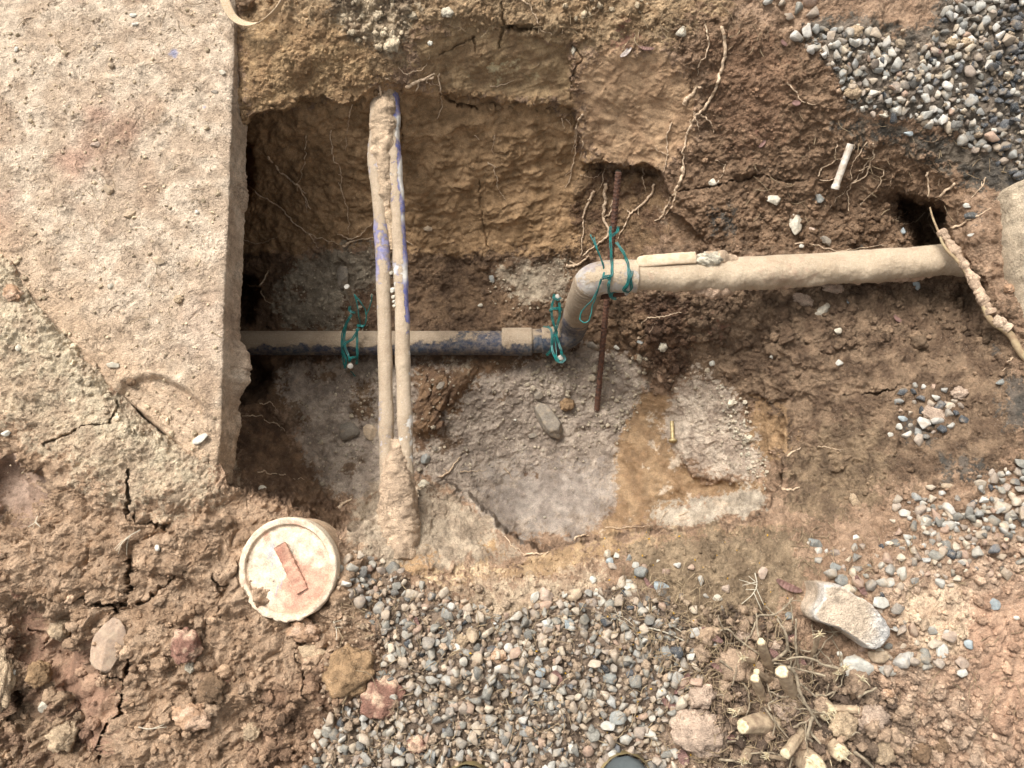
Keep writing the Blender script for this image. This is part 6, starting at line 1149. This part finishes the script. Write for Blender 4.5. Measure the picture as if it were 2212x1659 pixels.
# ------------------------------------------------------------------ cut shrub stump
sb = empty('shrub_stump', S(1700, 1560), 'cut back shrub stump with pale sawn stem ends and grey twigs', 'stump')
def stem(tip, base, rt_, rb_, ht, hb=-.02, mid=None, fray=False, fl=1.0, cut=True):
    tx, ty = T('S', *tip); bx_, by_ = T('S', *base); z0 = S(bx_, by_)[2]; k = .2708 * .00092; a_, b_ = P(bx_, by_, z0 + hb), P(tx, ty, z0 + ht)
    pts = [a_, b_] if mid is None else [a_, P(*T('S', mid[0], mid[1]), z0 + mid[2]), b_]; n = 60; path = catmull(pts, n); seed = tip[0]; path = path + .0015 * np.stack([perlin(path * 25 + seed), perlin(path * 25 + seed + 7), perlin(path * 25 + 3)], -1)
    rad = np.linspace(rb_ * k, rt_ * k, n); ang = np.linspace(0, 2 * math.pi, 28, endpoint=False); rr = rad[:, None] * (1 + .07 * np.cos(ang * 3 + seed)[None, :] + .05 * np.cos(ang * 7 + seed)[None] + .08 * perlin(np.stack([np.cos(ang)[None] * 2 + 0 * rad[:, None], np.sin(ang)[None] * 2 + 0 * rad[:, None], np.linspace(0, 6, n)[:, None] + 0 * ang[None]], -1)))
    V, F = sweep(path, rr, 28, True, fl); o = mesh_np('stem', V, fix_tris(F), M['bark'], sb)
    d = path[-1] - path[-2]; d /= np.linalg.norm(d)
    if cut:
        V, F = sweep(np.array([path[-1] - d * .0004, path[-1] + d * .0012, path[-1] + d * .0020, path[-1] + d * .0022]), rr[-1][None, :] * np.array([.93, .90, .72, .2])[:, None], 28, True, fl); mesh_np('cut_face', V, fix_tris(F), M['palewood'], o)
    if fray:
        r_ = np.random.RandomState(int(seed)); ps = []
        for _ in range(16):
            v = r_.normal(size=3) * .5 + d; v /= np.linalg.norm(v); L_ = r_.uniform(.005, .016); q0 = path[-1] + r_.normal(size=3) * rt_ * k * .4; ps.append(sweep(catmull([q0, q0 + v * L_ * .6, q0 + v * L_ + r_.normal(size=3) * .002], 6), np.linspace(.0011, .0003, 6), 5))
        V, F = merge(ps); mesh_np('splinters', V, F, M['palewood'], o)
for args in [((325,650),(405,915),27,38,.085), ((497,890),(600,1110),43,46,.075), ((283,945),(350,1130),31,34,.065), ((292,888),(445,1000),22,26,.06), ((182,1330),(400,1290),48,80,.035), ((525,1550),(690,1320),36,34,.05),
             ((1000,860),(850,960),18,26,.05), ((938,905),(890,1050),12,16,.04), ((860,1215),(750,1110),62,80,.025), ((960,1530),(860,1440),55,75,.035), ((760,1640),(650,1560),70,90,.04)]:
    stem(*args, fray=args[2] < 20 or args[2] > 52)
for args in [((792,600),(725,790),17,16,.075), ((185,785),(345,835),18,17,.05), ((190,1600),(255,1470),30,38,.04), ((385,1565),(640,1610),12,16,.035), ((120,1215),(250,1190),24,30,.035), ((1130,950),(1045,1030),12,9,.03)]:
    stem(*args, fray=True, cut=False)
stem((1100,1195), (905,1185), 26, 24, .02, .008)
def twig(pts, h0, h1, r0, parent=sb, c='S', mat='twig', name='twig', jit=.0012):
    q = [T(c, *p) for p in pts]; hs_ = np.linspace(h0, h1, len(q)); n = 14 * len(q); zb = [S(*p)[2] for p in q]; path = catmull([P(x, y, min(z, .06) + h) for (x, y), z, h in zip(q, zb, hs_)], n); sd = pts[0][0] * .37
    path = path + jit * np.stack([perlin(path * 90 + sd), perlin(path * 90 + sd + 5), perlin(path * 90 + sd + 9)], -1); return tube_obj(name, path, np.linspace(r0, r0 * .6, n) * (1 + .15 * perlin(path * 200)), M[mat], parent, 8)
for pts, h0, h1, r in [([(310,620),(295,530),(300,450),(360,440),(430,435),(520,380),(580,300)],.06,.05,.0019), ([(500,385),(560,335),(600,325),(650,330)],.05,.05,.0012), ([(420,810),(530,720),(525,590),(455,470)],.02,.06,.0028), ([(630,870),(605,700),(605,470)],.015,.06,.0026),
    ([(1000,885),(900,850),(820,835),(740,790),(620,775),(530,795)],.04,.045,.0026), ([(840,925),(640,875),(430,820)],.03,.04,.0020), ([(545,855),(605,920),(640,1060),(740,1240),(800,1330)],.07,.02,.0034), ([(1095,1095),(1160,1060),(1255,1020)],.02,.02,.0026),
    ([(1070,1530),(1150,1590),(1220,1655)],.02,.02,.0034), ([(0,800),(90,870),(200,960)],.02,.02,.0024), ([(355,1170),(440,1290),(570,1450)],.02,.02,.0020), ([(640,990),(700,1035),(760,1090)],.04,.03,.0022), ([(740,1250),(700,1400),(735,1450)],.04,.03,.003),
    ([(0,560),(70,560),(160,640),(280,730),(330,770)],.02,.02,.0018), ([(60,1450),(130,1445),(195,1440)],.02,.02,.0018), ([(420,1400),(440,1320),(430,1240)],.03,.03,.0012), ([(400,1200),(390,1150),(450,1110)],.05,.05,.0016), ([(0,1590),(100,1600),(150,1620)],.02,.02,.0024), ([(700,1350),(760,1420),(805,1470)],.03,.03,.0026), ([(100,1000),(125,900),(130,820)],.03,.03,.0012)]:
    twig(pts, h0, h1, r)
r9 = np.random.RandomState(9)
for k in range(38):
    x, y = r9.uniform(60, 1000), r9.uniform(560, 1600); a_ = r9.uniform(0, 6.28); L_ = r9.uniform(120, 420); b_ = a_ + r9.uniform(-.7, .7)
    twig([(x, y), (x + math.cos(a_) * L_ * .5, y + math.sin(a_) * L_ * .5), (x + math.cos(a_) * L_ * .5 + math.cos(b_) * L_ * .5, y + math.sin(a_) * L_ * .5 + math.sin(b_) * L_ * .5)], r9.uniform(.004, .02), r9.uniform(.006, .035), r9.uniform(.0009, .0022), jit=.003)
# dry fine straws woven over gravel and under the stump
ps = []; rs3 = np.random.RandomState(3)
for poly, n in (([(1520,1350),(1700,1330),(1760,1450),(1750,1560),(1620,1659),(1500,1640),(1480,1450)], 420), ([(1330,1230),(1560,1240),(1560,1480),(1480,1500),(1330,1330)], 200), ([(760,1250),(1500,1330),(1500,1659),(680,1659)], 380), ([(1700,1130),(1990,1180),(1980,1290),(1780,1280)], 60), ([(1700,200),(2200,340),(2150,500),(1560,480)], 70), ([(0,0),(470,0),(470,800),(0,560)], 60), ([(850,0),(1700,0),(1700,120),(850,60)], 60), ([(2040,1150),(2212,1200),(2212,1650),(1900,1650)], 60)):
    xs = [p[0] for p in poly]; ys = [p[1] for p in poly]; k = 0
    while k < n:
        x, y = rs3.uniform(min(xs), max(xs)), rs3.uniform(min(ys), max(ys))
        if not inpoly(poly, x, y): continue
        k += 1; p, _, _ = ground_pt(x, y); a_ = rs3.uniform(0, 6.28); L_ = rs3.uniform(.012, .05); d = np.array([math.cos(a_), math.sin(a_), rs3.uniform(-.1, .15)]); e = np.array([-d[1], d[0], 0]) * rs3.uniform(-.25, .25) * L_
        p = p + [0, 0, rs3.uniform(.004, .018) if y > 1230 and 700 < x < 1800 else .003]; ps.append(sweep(catmull([p - d * L_ / 2, p + e, p + d * L_ / 2], 6), np.full(6, rs3.uniform(.0004, .0008)), 4, False))
V, F = merge(ps); tag(mesh_np('dry_needles', V, F, M['straw']), 'dry brown needles and straw littering gravel and soil', 'dry needles', kind='stuff')
# yellow petals
petal_mat = simple_mat('yellow_petal', lin(206, 160, 50), .8, 0, .2, 200, .0003); ps = []
for k in range(90):
    x, y = (rs3.uniform(1280, 1700), rs3.uniform(1150, 1560)) if k < 70 else (rs3.uniform(1000, 1500), rs3.uniform(1300, 1640)); p = S(x, y) + [0, 0, rs3.uniform(.003, .016)]; V, F = ICO[1]; ps.append(((V * np.array([.0028, .0017, .0008]) * rs3.uniform(.5, 1.0)) @ rmat(rs3, 1).T + p, F))
V, F = merge(ps); tag(mesh_np('fallen_petals', V, F, petal_mat), 'tiny yellow fallen petals sprinkled on the soil and gravel', 'petals', kind='stuff')
# dried pods and leaves
def leaf(c, x, y, ln, wd, rotd, label, mat='pod', curl=.3, cat='seed pod', lift=.006, name='seed_pod'):
    px, py = T(c, x, y); p, _, _ = ground_pt(px, py); k = CR[c][2] * (CAM_H - p[2]) / FPX; L_, W2 = ln * k / 2, wd * k / 2; u = np.linspace(-1, 1, 28); v = np.linspace(-1, 1, 9); U, Vv = np.meshgrid(u, v, indexing='ij'); w = W2 * np.sqrt(np.clip(1 - np.abs(U) ** 2.4, .0, 1)); X = U * L_; Y = Vv * w + .12 * L_ * (U ** 2); Zz = curl * L_ * .5 * U ** 2 + .35 * w * (Vv ** 2) + .0006 * np.sin(U * 22)
    t = .0009; topv = np.stack([X, Y, Zz + t], -1); bot = np.stack([X, Y, Zz - t], -1)[:, ::-1]; VV = np.concatenate([topv, bot], 1); n, m = VV.shape[:2]; VV = VV.reshape(-1, 3); a_ = R(-rotd); ca, sa = math.cos(a_), math.sin(a_); VV = VV @ np.array([[ca, sa, 0], [-sa, ca, 0], [0, 0, 1]]) + p + [0, 0, lift]
    o = mesh_np(name, VV, gridfaces(n, m, wrap=True), M[mat]); return tag(recentre(o), label, cat)
M['curl'] = simple_mat('grey_leaf', lin(190, 176, 162), .6, 0, .2, 90, .0006, lin(132, 120, 116))
leaf('C2', 1845, 350, 130, 34, -50, 'curled silvery dry leaf on the smooth clay block', 'curl', .5, 'leaf', name='dry_leaf')
for i, (c, x, y, l, w, r, lb) in enumerate([('C9',690,480,170,44,25,'arched reddish pod left of the concrete chunk'),('C9',1150,480,150,36,65,'dark pod leaning on the upper right of the concrete chunk'),('C9',190,790,150,40,35,'long reddish pod lowest left of the dark soil patch'),('C9',590,900,90,40,60,'dark red pod tucked behind the first cut stem'),('C9',250,1000,140,40,25,'maroon pod left of the cut stems'),('C9',30,1090,110,38,-60,'reddish pod at the left of the pink clods'),('C9',780,970,70,40,60,'glossy brown pod between the upright twigs'),('C9',370,1440,150,40,0,'brown pod lying under the big cut stem'),('C9',700,805,80,36,-20,'short mauve pod below the twig fork'),('C9',15,1570,90,60,70,'brown leaf at the lower left of the stump litter'),
  ('C8',1985,470,110,26,50,'red strip of pod between bluish stones'),('C8',500,730,110,34,75,'dull maroon pod in the left gravel'),('C8',1390,1060,90,60,60,'grey brown leaf in the middle gravel'),('C8',2130,1250,150,40,30,'mauve pod on the pink clods right of the gravel'),('C8',2180,1130,90,26,-55,'faded red pod at the right of the gravel'),('C3',1630,345,90,40,30,'brown dead leaf in the upper gravel'),('C3',660,300,60,26,50,'small brown leaf on the reddish bank'),('C3',530,940,70,24,-50,'reddish leaf low on the reddish bank'),('C3',740,680,56,40,0,'round brown leaf by the knotted thin root'),('C6',1400,410,70,26,45,'purple leaf on the trench side'),('C2',1965,325,120,24,8,'rust coloured pod at the top right of the clay block')]):
    leaf(c, x, y, l, w, r, lb)
stone('mud_flake', 'C7', 715, 880, 105, 195, 14, (182,148,120), 'thick oblong flake of dried mud lying in the lower left hollow', 'mud flake', 'rock', .35, .1)
# little fern-like dry sprigs
def sprig(c, spine, side_, label, mat='straw', r=.0009, lift=.006):
    ps = []; sp_ = [T(c, *p) for p in spine]
    def g3(l): return [ground_pt(*q)[0] + [0, 0, lift] for q in l]
    n = 40; path = blur_path(catmull(g3(sp_), n), 6); ps.append(sweep(path, np.linspace(r, r * .6, n), 6))
    for s_ in side_: q = blur_path(catmull(g3([T(c, *p) for p in s_]), 18), 4); ps.append(sweep(q, np.linspace(r * .8, r * .4, 18), 6))
    V, F = merge(ps); o = mesh_np('dry_sprig', V, F, M[mat]); tag(recentre(o), label, 'sprig')
M['sprigp'] = simple_mat('pale_sprig', lin(196, 186, 164), .9, 0, .1, 60, .0003)
sprig('C7', [(900,120),(830,170),(760,250)], [[(850,155),(800,200),(770,275)],[(840,165),(820,220),(805,290)],[(800,185),(750,240)]], 'pale comb shaped sprig on mud left of the lid', 'sprigp')
sprig('C7', [(240,20),(235,70),(170,95)], [[(235,70),(300,95)],[(230,75),(220,105)],[(240,60),(270,90)]], 'pale star shaped sprig near the left edge', 'sprigp')
sprig('C7', [(920,1370),(990,1380),(1090,1345)], [[(1000,1378),(1100,1365)]], 'greenish sprig by the big orange clod', 'sprigp')
sprig('C7', [(2150,700),(2175,760),(2180,820)], [[(2155,710),(2212,690)],[(2170,740),(2212,740)]], 'pale sprig right of the orange and tan clod', 'sprigp')
sprig('C9', [(470,400),(490,470),(460,530),(390,590)], [[(490,470),(380,430)],[(485,480),(540,600)],[(480,500),(420,500)],[(470,520),(520,630)],[(490,455),(400,470)],[(480,450),(440,410)]], 'fern like grey sprig on the dark soil above the stump', 'sprigp', .0011)
sprig('C8', [(1720,640),(1800,700),(1950,830)], [[(1740,660),(1820,680),(1900,740)],[(1760,680),(1720,730)],[(1790,690),(1850,720)],[(1760,620),(1800,690)]], 'straw tuft at the right top of the gravel', 'sprigp', .0010)
sprig('C8', [(1970,740),(2080,770),(2212,830)], [[(2130,730),(2212,780)]], 'pale bare twig at the upper right of the gravel', 'sprigp', .0018)
sprig('C8', [(1680,775),(1740,780),(1800,768)], [[(1740,780),(1770,772)]], 'short brown twig on the right gravel', 'straw', .0016)
# ------------------------------------------------------------------ boots at the bottom edge
def boot(cx_, ytip, scale, label, yaw):
    z0 = .008; tip = P(cx_, ytip, .045); rt = empty('boot', (tip[0], tip[1] - .15, z0), label, 'boot', 'boots of the person taking the photo')
    n = 60; y = np.linspace(0, -.29, n); t = np.linspace(0, 1, n); half = .052 * np.sqrt(np.clip(1 - (1 - np.clip(t / .28, 0, 1)) ** 2.2, 0.001, 1)) * (1 - .22 * np.clip((t - .4) / .3, 0, 1)); half[-6:] *= np.sqrt(np.linspace(1, .25, 6))
    hgt = .052 * np.sqrt(np.clip(1 - (1 - np.clip(t / .2, 0, 1)) ** 2, .002, 1)) + .05 * sstep(.3, .6, t) + .03 * sstep(.5, .7, t); a = np.linspace(0, math.pi, 30); ca, sa = np.cos(a), np.sin(a)
    cx2, sx2 = np.sign(ca) * np.abs(ca) ** .75, sa ** .8; cy_, sy_ = math.cos(yaw), math.sin(yaw)
    def place(V): W_ = V * scale; W_ = np.stack([W_[..., 0] * cy_ - W_[..., 1] * sy_, W_[..., 0] * sy_ + W_[..., 1] * cy_, W_[..., 2]], -1); return W_ + np.array([tip[0], tip[1], z0])
    V = np.stack([half[:, None] * cx2, y[:, None] + 0 * ca, .018 + hgt[:, None] * sx2 + .0006 * np.sin(y[:, None] * 300)], -1); base = place(V).reshape(-1, 3); mesh_np('upper', base, gridfaces(n, 30), M['rubber'], rt)
    ring = np.concatenate([np.stack([half * 1.04 + .002, y * 1.02 + .004], -1), np.stack([-(half * 1.04 + .002), y * 1.02 + .004], -1)[::-1]]); m = len(ring); L_ = [np.c_[ring, np.full(m, z)] for z in (0, .016, .021)]; L_.append(np.c_[ring * np.array([.93, .985]), np.full(m, .022)]); VV = place(np.array(L_)).reshape(-1, 3); mesh_np('sole', VV, gridfaces(4, m, wrap=True), M['sole'], rt)
    sh = [np.stack([.043 * np.cos(q), -.215 + .05 * np.sin(q), np.full(24, z)], -1) for z, q in ((z_, np.linspace(0, 2 * math.pi, 24, endpoint=False)) for z_ in np.linspace(.08, .22, 12))]; mesh_np('shaft', place(np.array(sh)).reshape(-1, 3), gridfaces(12, 24, wrap=True), M['rubber'], rt)
boot(1360, 1640, 1.0, 'grey rubber boot toe at the bottom edge below the gravel, the right boot', R(-6)); boot(1002, 1663, 1.0, 'boot tip barely showing at the bottom edge, the left boot', R(8))
print('things', cnt, 'gravel', len(gi), 'crumbs', len(ci))
